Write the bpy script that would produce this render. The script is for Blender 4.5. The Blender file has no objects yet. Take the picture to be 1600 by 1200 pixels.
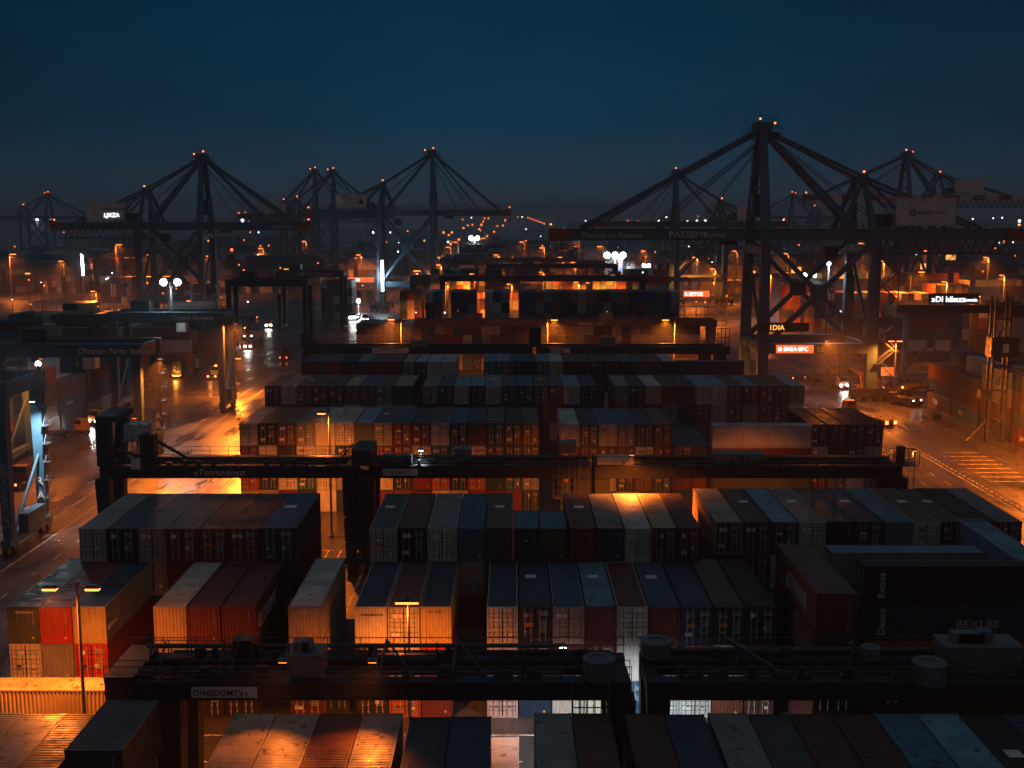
import bpy, math, random
from mathutils import Vector, Matrix
random.seed(7)
sc = bpy.context.scene
col = sc.collection
R = math.radians
# ------------------------------------------------------------------ camera geometry
F, HC, PIT = 1800.0, 41.3, R(8.22)
CP, SP = math.cos(PIT), math.sin(PIT)

def XA(px, D, z=0.0):
    """world X of a photo column at depth D and height z"""
    return (px - 800) / F * (D * CP + (HC - z) * SP)

def ZA(py, D):
    """world height of a photo line at depth D"""
    v = (py - 600) / F
    return HC - D * (SP + v * CP) / (CP - v * SP)

def GD(py, z=0.0):
    """depth at which a photo line meets height z"""
    v = (py - 600) / F
    return (HC - z) * (CP - v * SP) / (SP + v * CP)

def PT(px, py, D):
    z = ZA(py, D)
    return Vector((XA(px, D, z), D, z))

cd = bpy.data.cameras.new('camera')
cam = bpy.data.objects.new('camera', cd)
col.objects.link(cam)
cam.location = (0, 0, HC)
cam.rotation_euler = (R(90) - PIT, 0, 0)
cd.sensor_width = 36
cd.lens = 36 * F / 1600
cd.clip_start = 1
cd.clip_end = 9000
sc.camera = cam

# ------------------------------------------------------------------ mesh helpers
class MB:
    def __init__(s):
        s.v, s.f, s.m, s.c = [], [], [], []
    def quad(s, a, b, c, d, mi=0, colr=None):
        n = len(s.v)
        s.v += [tuple(a), tuple(b), tuple(c), tuple(d)]
        s.f.append((n, n + 1, n + 2, n + 3)); s.m.append(mi); s.c.append(colr)
    def box(s, x0, x1, y0, y1, z0, z1, mi=0, colr=None):
        n = len(s.v)
        s.v += [(x0, y0, z0), (x1, y0, z0), (x1, y1, z0), (x0, y1, z0), (x0, y0, z1), (x1, y0, z1), (x1, y1, z1), (x0, y1, z1)]
        for q in ((0, 3, 2, 1), (4, 5, 6, 7), (0, 1, 5, 4), (1, 2, 6, 5), (2, 3, 7, 6), (3, 0, 4, 7)):
            s.f.append(tuple(n + i for i in q)); s.m.append(mi); s.c.append(colr)
        return s
    def beam(s, p, q, w, h=None, mi=0, w2=None, h2=None):
        h = w if h is None else h
        w2 = w if w2 is None else w2
        h2 = h if h2 is None else h2
        p, q = Vector(p), Vector(q)
        d = (q - p)
        if d.length < 1e-6: return s
        d.normalize()
        up = Vector((0, 0, 1)) if abs(d.z) < 0.95 else Vector((0, 1, 0))
        a = d.cross(up).normalized(); b = a.cross(d).normalized()
        n = len(s.v)
        for c, ww, hh in ((p, w, h), (q, w2, h2)):
            for sa, sb in ((-1, -1), (1, -1), (1, 1), (-1, 1)):
                s.v.append(tuple(c + a * sa * ww / 2 + b * sb * hh / 2))
        for k in ((0, 1, 2, 3), (7, 6, 5, 4), (4, 5, 1, 0), (5, 6, 2, 1), (6, 7, 3, 2), (7, 4, 0, 3)):
            s.f.append(tuple(n + i for i in k)); s.m.append(mi); s.c.append(None)
        return s
    def tube(s, p, q, r, n=8, mi=0, r2=None, cap=True):
        r2 = r if r2 is None else r2
        p, q = Vector(p), Vector(q)
        d = (q - p).normalized()
        up = Vector((0, 0, 1)) if abs(d.z) < 0.95 else Vector((0, 1, 0))
        a = d.cross(up).normalized(); b = a.cross(d).normalized()
        k = len(s.v)
        for c, rr in ((p, r), (q, r2)):
            for i in range(n):
                t = 2 * math.pi * i / n
                s.v.append(tuple(c + a * math.cos(t) * rr + b * math.sin(t) * rr))
        for i in range(n):
            j = (i + 1) % n
            s.f.append((k + i, k + n + i, k + n + j, k + j)); s.m.append(mi); s.c.append(None)
        if cap:
            s.f.append(tuple(k + i for i in range(n))); s.m.append(mi); s.c.append(None)
            s.f.append(tuple(k + n + i for i in reversed(range(n)))); s.m.append(mi); s.c.append(None)
        return s
    def ring(s, c, r, ri, h, n=24, mi=0, taper=1.0):
        k = len(s.v)
        for rr, z in ((r, 0), (r * taper, h), (ri, h), (ri, h * .35)):
            for i in range(n):
                t = 2 * math.pi * i / n
                s.v.append((c[0] + rr * math.cos(t), c[1] + rr * math.sin(t), c[2] + z))
        for L in range(3):
            for i in range(n):
                j = (i + 1) % n
                s.f.append((k + L * n + i, k + L * n + j, k + (L + 1) * n + j, k + (L + 1) * n + i)); s.m.append(mi); s.c.append(None)
        s.f.append(tuple(k + 3 * n + i for i in range(n))); s.m.append(mi); s.c.append(None)
        s.f.append(tuple(k + i for i in reversed(range(n)))); s.m.append(mi); s.c.append(None)
        return s
    def rail(s, p, q, h=1.1, step=2.0, t=.06, mi=0):
        p, q = Vector(p), Vector(q)
        z = Vector((0, 0, h))
        s.beam(p + z, q + z, t, t, mi); s.beam(p + z * .5, q + z * .5, t * .8, t * .8, mi)
        n = max(1, int((q - p).length / step))
        for i in range(n + 1):
            a = p.lerp(q, i / n); s.beam(a, a + z, t, t, mi)
        return s
    def mesh(s, name, mats):
        me = bpy.data.meshes.new(name)
        me.from_pydata(s.v, [], s.f)
        for m in (mats if isinstance(mats, (list, tuple)) else [mats]): me.materials.append(m)
        me.polygons.foreach_set('material_index', s.m)
        if any(c is not None for c in s.c):
            at = me.attributes.new('paint', 'FLOAT_COLOR', 'FACE')
            flat = []
            for c in s.c: flat += list(c or (.1, .1, .1)) + [1.0]
            at.data.foreach_set('color', flat)
        me.update()
        return me
    def build(s, name, mats, parent=None, loc=None):
        return link(name, s.mesh(name, mats), parent, loc)

def link(name, data, parent=None, loc=None, rot=None, colr=None):
    o = bpy.data.objects.new(name, data)
    col.objects.link(o)
    if parent is not None: o.parent = parent
    if loc is not None: o.location = loc
    if rot is not None: o.rotation_euler = rot
    if colr is not None: o.color = (*colr[:3], 1)
    return o

def tag(o, label=None, cat=None, group=None, kind=None):
    if label: o['label'] = label
    if cat: o['category'] = cat
    if group: o['group'] = group
    if kind: o['kind'] = kind
    return o

def thing(name, label, cat, loc=(0, 0, 0), rz=0, group=None):
    return tag(link(name, None, None, loc, (0, 0, rz)), label, cat, group)

def copy_tree(o, parent=None):
    c = o.copy(); col.objects.link(c)
    if parent is not None: c.parent = parent
    for ch in list(o.children): copy_tree(ch, c)
    return c

def text(body, size, mat, parent, loc, rot=(R(90), 0, 0), name='lettering', sx=1.0, shear=0, align='LEFT'):
    cu = bpy.data.curves.new('lettering', 'FONT')
    cu.body = body; cu.size = size; cu.extrude = .012; cu.resolution_u = 2; cu.offset = .010 * size
    cu.shear = shear; cu.align_x = align
    tmp = bpy.data.objects.new('lettering', cu)
    me = bpy.data.meshes.new_from_object(tmp)
    bpy.data.objects.remove(tmp)
    me.materials.clear(); me.materials.append(mat)
    o = link(name, me, parent, loc, rot)
    o.scale = (sx, 1, 1)
    return o

def lamp(kind, loc, power, colr, parent=None, rad=.25, spot=None, target=None, blend=.6):
    ld = bpy.data.lights.new('light', kind)
    ld.energy = power * (5.5 if colr == SOD else 1.3); ld.color = colr; ld.shadow_soft_size = rad
    if kind == 'SPOT': ld.spot_size = spot; ld.spot_blend = blend
    o = bpy.data.objects.new('light', ld); col.objects.link(o)
    o.location = loc
    if parent is not None: o.parent = parent
    if target is not None:
        d = Vector(target) - Vector(loc)
        o.rotation_euler = d.to_track_quat('-Z', 'Y').to_euler()
    return o

# ------------------------------------------------------------------ materials
def nmat(name):
    m = bpy.data.materials.new(name); m.use_nodes = True
    nt = m.node_tree; nt.nodes.clear()
    out = nt.nodes.new('ShaderNodeOutputMaterial')
    b = nt.nodes.new('ShaderNodeBsdfPrincipled')
    nt.links.new(b.outputs[0], out.inputs[0])
    return m, nt, b

def noise(nt, vec, scale, detail=4, rough=.55):
    n = nt.nodes.new('ShaderNodeTexNoise'); n.inputs['Scale'].default_value = scale
    n.inputs['Detail'].default_value = detail; n.inputs['Roughness'].default_value = rough
    nt.links.new(vec, n.inputs['Vector'])
    return n.outputs['Fac']

def ramp(nt, fac, a, b, lo=0., hi=1.):
    n = nt.nodes.new('ShaderNodeMapRange')
    n.inputs['From Min'].default_value = a; n.inputs['From Max'].default_value = b
    n.inputs['To Min'].default_value = lo; n.inputs['To Max'].default_value = hi
    nt.links.new(fac, n.inputs['Value'])
    return n.outputs[0]

def mixc(nt, fac, a, b, mode='MIX'):
    n = nt.nodes.new('ShaderNodeMix'); n.data_type = 'RGBA'; n.blend_type = mode
    for sock, val in ((n.inputs[0], fac), (n.inputs[6], a), (n.inputs[7], b)):
        if hasattr(val, 'is_output'): nt.links.new(val, sock)
        elif isinstance(val, (int, float)): sock.default_value = val
        else: sock.default_value = (*val[:3], 1)
    return n.outputs[2]

def mapping(nt, vec, scale, addv=None):
    n = nt.nodes.new('ShaderNodeMapping'); n.inputs['Scale'].default_value = scale
    nt.links.new(vec, n.inputs['Vector'])
    if addv is not None: nt.links.new(addv, n.inputs['Location'])
    return n.outputs[0]

def paint_mat(name, source, roof=False, rough=.45, rust=.55):
    m, nt, b = nmat(name)
    tc = nt.nodes.new('ShaderNodeTexCoord')
    oi = nt.nodes.new('ShaderNodeObjectInfo')
    if source == 'object': base = oi.outputs['Color']
    elif source == 'attr':
        a = nt.nodes.new('ShaderNodeAttribute'); a.attribute_name = 'paint'; base = a.outputs['Color']
    else:
        rgb = nt.nodes.new('ShaderNodeRGB'); rgb.outputs[0].default_value = (*source, 1); base = rgb.outputs[0]
    mul = nt.nodes.new('ShaderNodeMath'); mul.operation = 'MULTIPLY'; mul.inputs[1].default_value = 91.0
    nt.links.new(oi.outputs['Random'], mul.inputs[0])
    cx = nt.nodes.new('ShaderNodeCombineXYZ')
    for i in range(3): nt.links.new(mul.outputs[0], cx.inputs[i])
    add = nt.nodes.new('ShaderNodeVectorMath'); add.operation = 'ADD'
    nt.links.new(tc.outputs['Object'], add.inputs[0]); nt.links.new(cx.outputs[0], add.inputs[1])
    v = add.outputs[0]
    grime = ramp(nt, noise(nt, v, .45, 6, .62), .38, .68, 0, .5 if roof else .30)
    c = mixc(nt, grime, base, (.03, .026, .022))
    if roof:
        st = ramp(nt, noise(nt, mapping(nt, v, (.5, 6, 1)), 1.1, 5, .7), .56, .72, 0, .55)
        c = mixc(nt, st, c, (.14, .12, .10))
        st2 = ramp(nt, noise(nt, v, 1.7, 3, .6), .60, .66, 0, .85)
        c = mixc(nt, st2, c, (.035, .022, .015))
    else:
        st = ramp(nt, noise(nt, mapping(nt, v, (5, 5, .35)), 1.0, 5, .65), .56, .74, 0, rust)
        c = mixc(nt, st, c, (.075, .03, .014))
        sp = ramp(nt, noise(nt, v, 5.5, 3, .6), .66, .72, 0, rust)
        c = mixc(nt, sp, c, (.06, .025, .012))
    nt.links.new(c, b.inputs['Base Color'])
    rr = ramp(nt, noise(nt, v, 1.3, 4), .3, .7, rough - .12, rough + .2)
    nt.links.new(rr, b.inputs['Roughness'])
    return m

def flat(name, c, rough=.6, metal=0.):
    m, nt, b = nmat(name)
    tc = nt.nodes.new('ShaderNodeTexCoord')
    k = ramp(nt, noise(nt, tc.outputs['Object'], 2.2, 5), .35, .68, 0, .5)
    cc = mixc(nt, k, c, tuple(x * .55 for x in c))
    nt.links.new(cc, b.inputs['Base Color'])
    b.inputs['Roughness'].default_value = rough; b.inputs['Metallic'].default_value = metal
    return m

def glow(name, c, s, sample=False):
    m, nt, b = nmat(name)
    b.inputs['Base Color'].default_value = (*c, 1)
    b.inputs['Emission Color'].default_value = (*c, 1)
    b.inputs['Emission Strength'].default_value = s
    if not sample: m.cycles.emission_sampling = 'NONE'
    return m

SOD = (1.0, .20, .016)
COOL = (.86, .95, 1.0)
M = dict(
    paint=paint_mat('container_paint', 'object'),
    roof=paint_mat('container_roof_paint', 'object', roof=True, rough=.42),
    far=paint_mat('distant_container_paint', 'attr', rough=.55),
    rod=flat('galvanised_rod', (.60, .60, .58), .4, .3),
    seal_shade=flat('rubber_seal_and_shade', (.012, .012, .012), .8),
    mark=flat('white_marking', (.82, .82, .79), .6),
    markd=flat('dim_marking', (.48, .47, .45), .6),
    orange_mark=flat('orange_placard', (.62, .20, .03), .6),
    yellow_mark=flat('yellow_placard', (.65, .42, .05), .6),
    dark_mark=flat('dark_placard', (.02, .025, .03), .6),
    steel=paint_mat('crane_blue_steel', (.062, .145, .215), rough=.45, rust=.15),
    steel_dark=paint_mat('gantry_dark_steel', (.022, .028, .036), rough=.5, rust=.3),
    steel_grey=paint_mat('gantry_grey_steel', (.16, .19, .21), rough=.5, rust=.3),
    tip=paint_mat('crane_orange_steel', (.30, .055, .018), rough=.5, rust=.3),
    house=paint_mat('crane_house_white', (.78, .79, .80), rough=.5, rust=.1),
    brownsteel=paint_mat('gantry_brown_steel', (.13, .085, .06), rough=.55, rust=.3),
    rail=flat('railing_steel', (.09, .10, .11), .5, .3),
    tyre=flat('tyre_rubber', (.012, .012, .013), .8),
    glass=flat('dark_glass', (.01, .014, .018), .12),
    pole=flat('lamp_pole_steel', (.22, .22, .21), .45, .3),
    white=flat('white_paint', (.70, .71, .70), .5),
    yellow=flat('yellow_paint', (.55, .27, .03), .5),
    red=flat('red_paint', (.16, .022, .014), .5),
    sodium=glow('sodium_lamp_glass', (1.0, .20, .035), 5),
    sodium_far=glow('distant_sodium_glow', (1.0, .17, .022), 3.4),
    white_far=glow('distant_white_glow', (.85, .94, 1.0), 5),
    flood=glow('floodlight_glass', (.86, .95, 1.0), 40),
    strip=glow('strip_light', (.85, .95, 1.0), 9),
    redlamp=glow('red_lamp', (1.0, .16, .04), 5),
    amber=glow('amber_lamp', (1.0, .32, .03), 14),
    head=glow('headlight_glass', (1.0, .93, .82), 18),
    window=glow('lit_window', (1.0, .42, .08), 1.6),
    sign_red=glow('lit_red_sign', (1.0, .13, .03), 1.3),
    sign_white=glow('lit_white_sign', (.9, .95, 1.0), 2.2),
)

# ------------------------------------------------------------------ world
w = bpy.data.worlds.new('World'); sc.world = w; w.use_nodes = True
nt = w.node_tree; nt.nodes.clear()
wo = nt.nodes.new('ShaderNodeOutputWorld'); bg = nt.nodes.new('ShaderNodeBackground')
tc = nt.nodes.new('ShaderNodeTexCoord'); sx = nt.nodes.new('ShaderNodeSeparateXYZ')
cr = nt.nodes.new('ShaderNodeValToRGB')
nt.links.new(tc.outputs['Generated'], sx.inputs[0]); nt.links.new(sx.outputs['Z'], cr.inputs[0])
els = cr.color_ramp.elements
SKY = [(0.0, (.036, .043, .053)), (.022, (.0170, .0350, .0560)), (.075, (.0026, .0262, .0540)), (.17, (.0007, .0200, .0430)), (.36, (.007, .028, .052)), (.6, (.042, .058, .071)), (1.0, (.068, .082, .094))]
els[0].position, els[0].color = SKY[0][0], (*SKY[0][1], 1)
els[1].position, els[1].color = SKY[-1][0], (*SKY[-1][1], 1)
for p, c in SKY[1:-1]:
    e = els.new(p); e.color = (*c, 1)
# added warm fill in the unseen sky behind the camera, low over the horizon
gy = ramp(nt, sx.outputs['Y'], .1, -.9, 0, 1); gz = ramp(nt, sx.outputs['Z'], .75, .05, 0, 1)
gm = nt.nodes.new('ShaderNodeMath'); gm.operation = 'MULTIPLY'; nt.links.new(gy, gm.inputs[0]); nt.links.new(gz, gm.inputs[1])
cl = ramp(nt, noise(nt, mapping(nt, tc.outputs['Generated'], (2.2, 2.2, 9)), 1.6, 6, .6), .3, .7, .86, 1.14)
# the sky is brightest straight ahead and falls off to either side
ab = nt.nodes.new('ShaderNodeMath'); ab.operation = 'ABSOLUTE'; nt.links.new(sx.outputs['X'], ab.inputs[0])
side = ramp(nt, ab.outputs[0], .06, .46, 1.0, .55)
clm = nt.nodes.new('ShaderNodeMath'); clm.operation = 'MULTIPLY'; nt.links.new(cl, clm.inputs[0]); nt.links.new(side, clm.inputs[1]); cl = clm.outputs[0]
clc = nt.nodes.new('ShaderNodeCombineXYZ')
for i in range(3): nt.links.new(cl, clc.inputs[i])
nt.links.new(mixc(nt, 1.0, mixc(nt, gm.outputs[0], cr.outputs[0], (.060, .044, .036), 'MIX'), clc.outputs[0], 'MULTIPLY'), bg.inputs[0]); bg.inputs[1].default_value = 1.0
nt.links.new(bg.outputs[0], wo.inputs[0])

# ------------------------------------------------------------------ ground
def asphalt():
    m, nt, b = nmat('wet_asphalt')
    tc = nt.nodes.new('ShaderNodeTexCoord'); v = tc.outputs['Object']
    n1 = ramp(nt, noise(nt, v, .05, 8, .6), .3, .7, 0, 1)
    c = mixc(nt, n1, (.030, .030, .031), (.075, .072, .068))
    streak = ramp(nt, noise(nt, mapping(nt, v, (.9, .035, 1)), 1, 5, .6), .5, .72, 0, .7)
    c = mixc(nt, streak, c, (.022, .021, .020))
    spots = ramp(nt, noise(nt, v, .7, 6, .7), .58, .70, 0, .55)
    c = mixc(nt, spots, c, (.015, .014, .013))
    bk = nt.nodes.new('ShaderNodeTexBrick'); bk.inputs['Scale'].default_value = .11; bk.inputs['Mortar Size'].default_value = .006; bk.inputs['Color1'].default_value = (1, 1, 1, 1); bk.inputs['Color2'].default_value = (.78, .78, .78, 1); bk.inputs['Mortar'].default_value = (.35, .35, .35, 1)
    nt.links.new(v, bk.inputs['Vector']); c = mixc(nt, 1.0, c, bk.outputs['Color'], 'MULTIPLY')
    nt.links.new(c, b.inputs['Base Color'])
    r1 = ramp(nt, noise(nt, mapping(nt, v, (.16, .05, 1)), 1, 6, .62), .38, .66, .20, .58)
    nt.links.new(r1, b.inputs['Roughness'])
    bp = nt.nodes.new('ShaderNodeBump'); bp.inputs['Strength'].default_value = .35; bp.inputs['Distance'].default_value = .05
    nt.links.new(noise(nt, v, 1.6, 6, .65), bp.inputs['Height']); nt.links.new(bp.outputs[0], b.inputs['Normal'])
    return m
g = MB(); g.quad((-3000, -200, 0), (3000, -200, 0), (3000, 4200, 0), (-3000, 4200, 0))
tag(g.build('ground', asphalt()), kind='structure')

def line_mat():
    m, nt, b = nmat('worn_road_paint')
    tc = nt.nodes.new('ShaderNodeTexCoord')
    k = ramp(nt, noise(nt, tc.outputs['Object'], 1.1, 6, .7), .42, .60, 0, .8)
    nt.links.new(mixc(nt, k, (.66, .62, .54), (.05, .05, .05)), b.inputs['Base Color'])
    b.inputs['Roughness'].default_value = .4
    return m
ln = MB()
def lane(x, y0, y1, wd=.14, dash=None):
    if dash is None:
        ln.quad((x - wd / 2, y0, .004), (x + wd / 2, y0, .004), (x + wd / 2, y1, .004), (x - wd / 2, y1, .004)); return
    y = y0
    while y < y1:
        ln.quad((x - wd / 2, y, .004), (x + wd / 2, y, .004), (x + wd / 2, y + dash[0], .004), (x - wd / 2, y + dash[0], .004))
        y += dash[0] + dash[1]
for x in (-43, -43.9, -60.2, -63.6, -45.2): lane(x, 60, 900, .16)
for x in (-48.2, -52, -56): lane(x, 60, 900, .16, (2.6, 5.0))
lane(-44.6, 60, 400, .2, (.9, 1.2))
for x in (52, 53.2, 60.5, 72): lane(x, 70, 900, .16)
for x in (56.2, 64.5, 68.4): lane(x, 70, 900, .16, (2.4, 4.2))
lane(61.3, 70, 400, .25, (.9, .9)); lane(73, 70, 400, .25, (.9, .9))
for i in range(8): ln.quad((75.5, 178 + i * 3.2, .004), (83, 178 + i * 3.2, .004), (83, 178.25 + i * 3.2, .004), (75.5, 178.25 + i * 3.2, .004))
for y in (74, 87.8, 122, 126.5, 140, 262, 280): ln.quad((-40, y, .0045), (50, y, .0045), (50, y + .16, .0045), (-40, y + .16, .0045))
x = -40
while x < 50:
    for y in (83.2, 134.4): ln.quad((x, y, .0045), (x + 1.2, y, .0045), (x + 1.2, y + .18, .0045), (x, y + .18, .0045))
    x += 2.2
for x in (-17.6, -16.4, -15.2, -14.0): lane(x, 106, 158, .2)
for i in range(13): lane(-40 + i * 1.55, 122.2, 139.8, .16)
tag(ln.build('lane_markings', line_mat()), kind='structure')
ty = MB(); rt = random.Random(5)
for i in range(46):
    x0 = rt.choice((rt.uniform(-58, -45), rt.uniform(54, 84), rt.uniform(-80, -66))); y0 = rt.uniform(120, 330); amp = rt.uniform(-7, 7); ln_ = rt.uniform(20, 60)
    for dx in (0, 1.9):
        for k in range(12):
            a, b = k / 12, (k + 1) / 12
            xa, xb = x0 + dx + amp * a * a, x0 + dx + amp * b * b
            ty.quad((xa - .16, y0 + ln_ * a, .008), (xa + .16, y0 + ln_ * a, .008), (xb + .16, y0 + ln_ * b, .008), (xb - .16, y0 + ln_ * b, .008))
for i in range(26):
    x0 = rt.choice((rt.uniform(-59, -46), rt.uniform(54, 86))); y0 = rt.uniform(120, 320); a, b = rt.uniform(.6, 3), rt.uniform(1, 7)
    ty.quad((x0, y0, .012), (x0 + a, y0, .012), (x0 + a, y0 + b, .012), (x0, y0 + b, .012))
tag(ty.build('road_patches', flat('dark_rubber_on_road', (.016, .016, .016), .5)), kind='structure')

# ------------------------------------------------------------------ shipping containers
W, L, H = 2.44, 13.7, 3.2
def profile(a, b, n, depth):
    """trapezoid corrugation: list of (along, inward)"""
    st = (b - a) / n; out = []
    for i in range(n):
        s0 = a + i * st
        out += [(s0, 0), (s0 + st * .34, 0), (s0 + st * .5, depth), (s0 + st * .84, depth)]
    return out + [(b, 0)]
def shell_mesh(length, front):
    m = MB(); t = .07
    for sgn in (-1, 1):
        pr = profile(t, length - t, int(length * 3.3), .045)
        for (a, i), (b, j) in zip(pr, pr[1:]):
            xa, xb = sgn * (W / 2 - .02 - i), sgn * (W / 2 - .02 - j)
            q = [(xa, a, .14), (xb, b, .14), (xb, b, H - .1), (xa, a, H - .1)]
            m.quad(*(q if sgn > 0 else q[::-1]))
    for y, sgn in ((0.03, -1), (length - .03, 1)):
        if sgn < 0 and not front: continue
        pr = profile(-W / 2 + t, W / 2 - t, 9, .05)
        for (a, i), (b, j) in zip(pr, pr[1:]):
            ya, yb = y - sgn * i, y - sgn * j
            q = [(a, ya, .14), (b, yb, .14), (b, yb, H - .1), (a, ya, H - .1)]
            m.quad(*(q if sgn < 0 else q[::-1]))
    m.quad((-W / 2 + t, t, .1), (-W / 2 + t, length - t, .1), (W / 2 - t, length - t, .1), (W / 2 - t, t, .1))
    if front:   # code line and plates on the blank end
        yy = .022
        z = H - .42
        for k in range(11):
            if k in (4, 9): continue
            zz = z - k * .12
            m.quad((.74, yy, zz - .075), (.80, yy, zz - .075), (.80, yy, zz), (.74, yy, zz), 1)
        m.quad((.6, yy, .42), (.78, yy, .42), (.78, yy, .6), (.6, yy, .6), 2)
    return m.mesh('wall_panels', [M['paint'], M['markd'], M['yellow_mark']])
def roof_mesh(length):
    m = MB(); pr = profile(.1, length - .1, int(length * 3.0), .03)
    for (a, i), (b, j) in zip(pr, pr[1:]):
        m.quad((-W / 2 + .05, a, H - .025 - i), (W / 2 - .05, a, H - .025 - i), (W / 2 - .05, b, H - .025 - j), (-W / 2 + .05, b, H - .025 - j))
    return m.mesh('roof', M['roof'])
def frame_mesh(length):
    m = MB(); p = .13
    for sx_ in (-1, 1):
        x0, x1 = sorted((sx_ * W / 2, sx_ * (W / 2 - p)))
        for y0, y1 in ((0, p), (length - p, length)): m.box(x0, x1, y0, y1, .17, H - .12)
        for z0, z1 in ((.03, .16), (H - .1, H - .01)): m.box(x0 + (.01 if sx_ < 0 else .05), x1 - (.05 if sx_ < 0 else .01), .18, length - .18, z0, z1)
        for y0, y1 in ((-.008, .175), (length - .175, length + .008)):
            for z0, z1 in ((0, .17), (H - .12, H + .004)):
                m.box(sx_ * W / 2 - .17 if sx_ > 0 else -W / 2 - .008, W / 2 + .008 if sx_ > 0 else -W / 2 + .17, y0, y1, z0, z1)
    for y0, y1 in ((.01, .12), (length - .12, length - .01)):
        m.box(-W / 2 + .171, W / 2 - .171, y0, y1, .02, .15); m.box(-W / 2 + .171, W / 2 - .171, y0, y1, H - .13, H - .015)
    return m.mesh('frame', M['paint'])
def rods_into(m, x0, x1, mi):
    for x in (x0 + (x1 - x0) * .3, x0 + (x1 - x0) * .72):
        m.tube((x, .0, .16), (x, .0, H - .14), .024, 6, mi)
        for z in (.5, 1.15, 2.0, 2.7): m.box(x - .06, x + .06, -.01, .03, z - .03, z + .03, mi)
def door_mesh(side, variant, rods):
    rnd = random.Random(variant * 7 + side * 31)
    x0, x1 = (-W / 2 + .135, -.012) if side < 0 else (.012, W / 2 - .135)
    m = MB(); y = .05
    zs = [(.16, y), (.62, y), (.66, y + .035), (1.02, y + .035), (1.06, y), (1.42, y), (1.46, y + .035), (1.84, y + .035), (1.88, y), (2.24, y), (2.28, y + .035), (2.62, y + .035), (2.66, y), (H - .135, y)]
    for (a, i), (b, j) in zip(zs, zs[1:]): m.quad((x0, i, a), (x1, i, a), (x1, j, b), (x0, j, b))
    for xa, xb in ((x0, x0 + .035), (x1 - .035, x1)): m.box(xa, xb, y - .012, y + .05, .17, H - .145, 1)
    if rods: rods_into(m, x0, x1, 2)
    for zz in (.64, 1.04, 1.44, 1.86, 2.26, 2.64): m.quad((x0 + .04, y - .008, zz - .022), (x1 - .04, y - .008, zz - .022), (x1 - .04, y - .008, zz + .022), (x0 + .04, y - .008, zz + .022), 1)  # flat dark strips laid along the rib edges as grooves
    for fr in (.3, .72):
        xx = x0 + (x1 - x0) * fr + .055; m.quad((xx - .022, y - .01, .2), (xx + .022, y - .01, .2), (xx + .022, y - .01, H - .17), (xx - .022, y - .01, H - .17), 1)  # dark strip beside each lock rod, its shadow painted on the door
    # placards and code plates
    def plate(cx, cz, pw, ph, mi):
        pw *= 1.15; ph *= 1.15
        m.quad((cx - pw / 2, y - .016, cz - ph / 2), (cx + pw / 2, y - .016, cz - ph / 2), (cx + pw / 2, y - .016, cz + ph / 2), (cx - pw / 2, y - .016, cz + ph / 2), mi)
    xm = (x0 + x1) / 2
    if side < 0:
        if variant % 2 == 0: plate(xm - .1 + rnd.uniform(-.1, .1), 2.43, .34, .32, 3)
        if variant % 3 == 0: plate(xm + .28, 2.43, .26, .3, 3)
        if variant % 3 == 1: plate(xm - .1, 1.62, .32, .32, 4); plate(xm + .25, 1.62, .3, .3, 4)
        if variant % 4 == 2: plate(xm + .08, .84, .34, .3, 3); plate(xm - .26, .84, .2, .3, 3)
        if variant % 5 == 3: plate(xm, 1.24, .42, .18, 6)
        if variant % 4 == 1: plate(xm + .05, 2.05, .5, .22, 3); plate(xm - .12, 2.05, .16, .16, 6)
        if variant % 6 == 4: plate(xm - .1, 2.45, .42, .4, 6); plate(xm + .28, 2.4, .2, .2, 4)
        if variant % 6 == 5: plate(xm, .45, .3, .14, 5); plate(xm - .2, 1.2, .16, .2, 3)
    else:
        for k in range(3): plate(xm + rnd.uniform(-.06, .12), 2.72 - k * .13, rnd.uniform(.5, .72), .06, 5)
        for k in range(rnd.randint(2, 6)): plate(xm + .05, 1.9 - k * .17, rnd.uniform(.25, .5), .05, 5)
        if variant % 3 == 2: plate(xm - .2, 1.3, .22, .26, 3)
        if variant % 4 == 1: plate(xm + .1, .84, .3, .26, 3)
    return m.mesh('door', [M['paint'], M['seal_shade'], M['rod'], M['mark'], M['orange_mark'], M['markd'], M['dark_mark']])
def rod_mesh(side, k):
    x0, x1 = (-W / 2 + .135, -.012) if side < 0 else (.012, W / 2 - .135)
    m = MB(); x = x0 + (x1 - x0) * (.3, .72)[k]
    m.tube((x, .0, .16), (x, .0, H - .14), .024, 6)
    for z in (.5, 1.15, 2.0, 2.7): m.box(x - .06, x + .06, -.01, .03, z - .03, z + .03)
    m.box(min(x, x + .32 * (1 if k == 0 else -1)), max(x, x + .32 * (1 if k == 0 else -1)), -.02, .0, 1.0, 1.06)
    return m.mesh('lock_rod', M['rod'])
L20 = 6.6
TM = {}
for ln_, key in ((L, 'l'), (L20, 's')):
    TM['shell', key, 0] = shell_mesh(ln_, False); TM['shell', key, 1] = shell_mesh(ln_, True)
    TM['roof', key] = roof_mesh(ln_); TM['frame', key] = frame_mesh(ln_)
NV = 12
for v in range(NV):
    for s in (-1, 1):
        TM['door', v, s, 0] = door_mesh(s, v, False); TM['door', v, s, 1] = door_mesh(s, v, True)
for s in (-1, 1):
    for k in (0, 1): TM['rod', s, k] = rod_mesh(s, k)
rp = MB(); rp.quad((-.45, 0, 0), (.45, 0, 0), (.45, 1.0, 0), (-.45, 1.0, 0)); TM['plate'] = rp.mesh('roof_plate', M['mark'])

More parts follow.
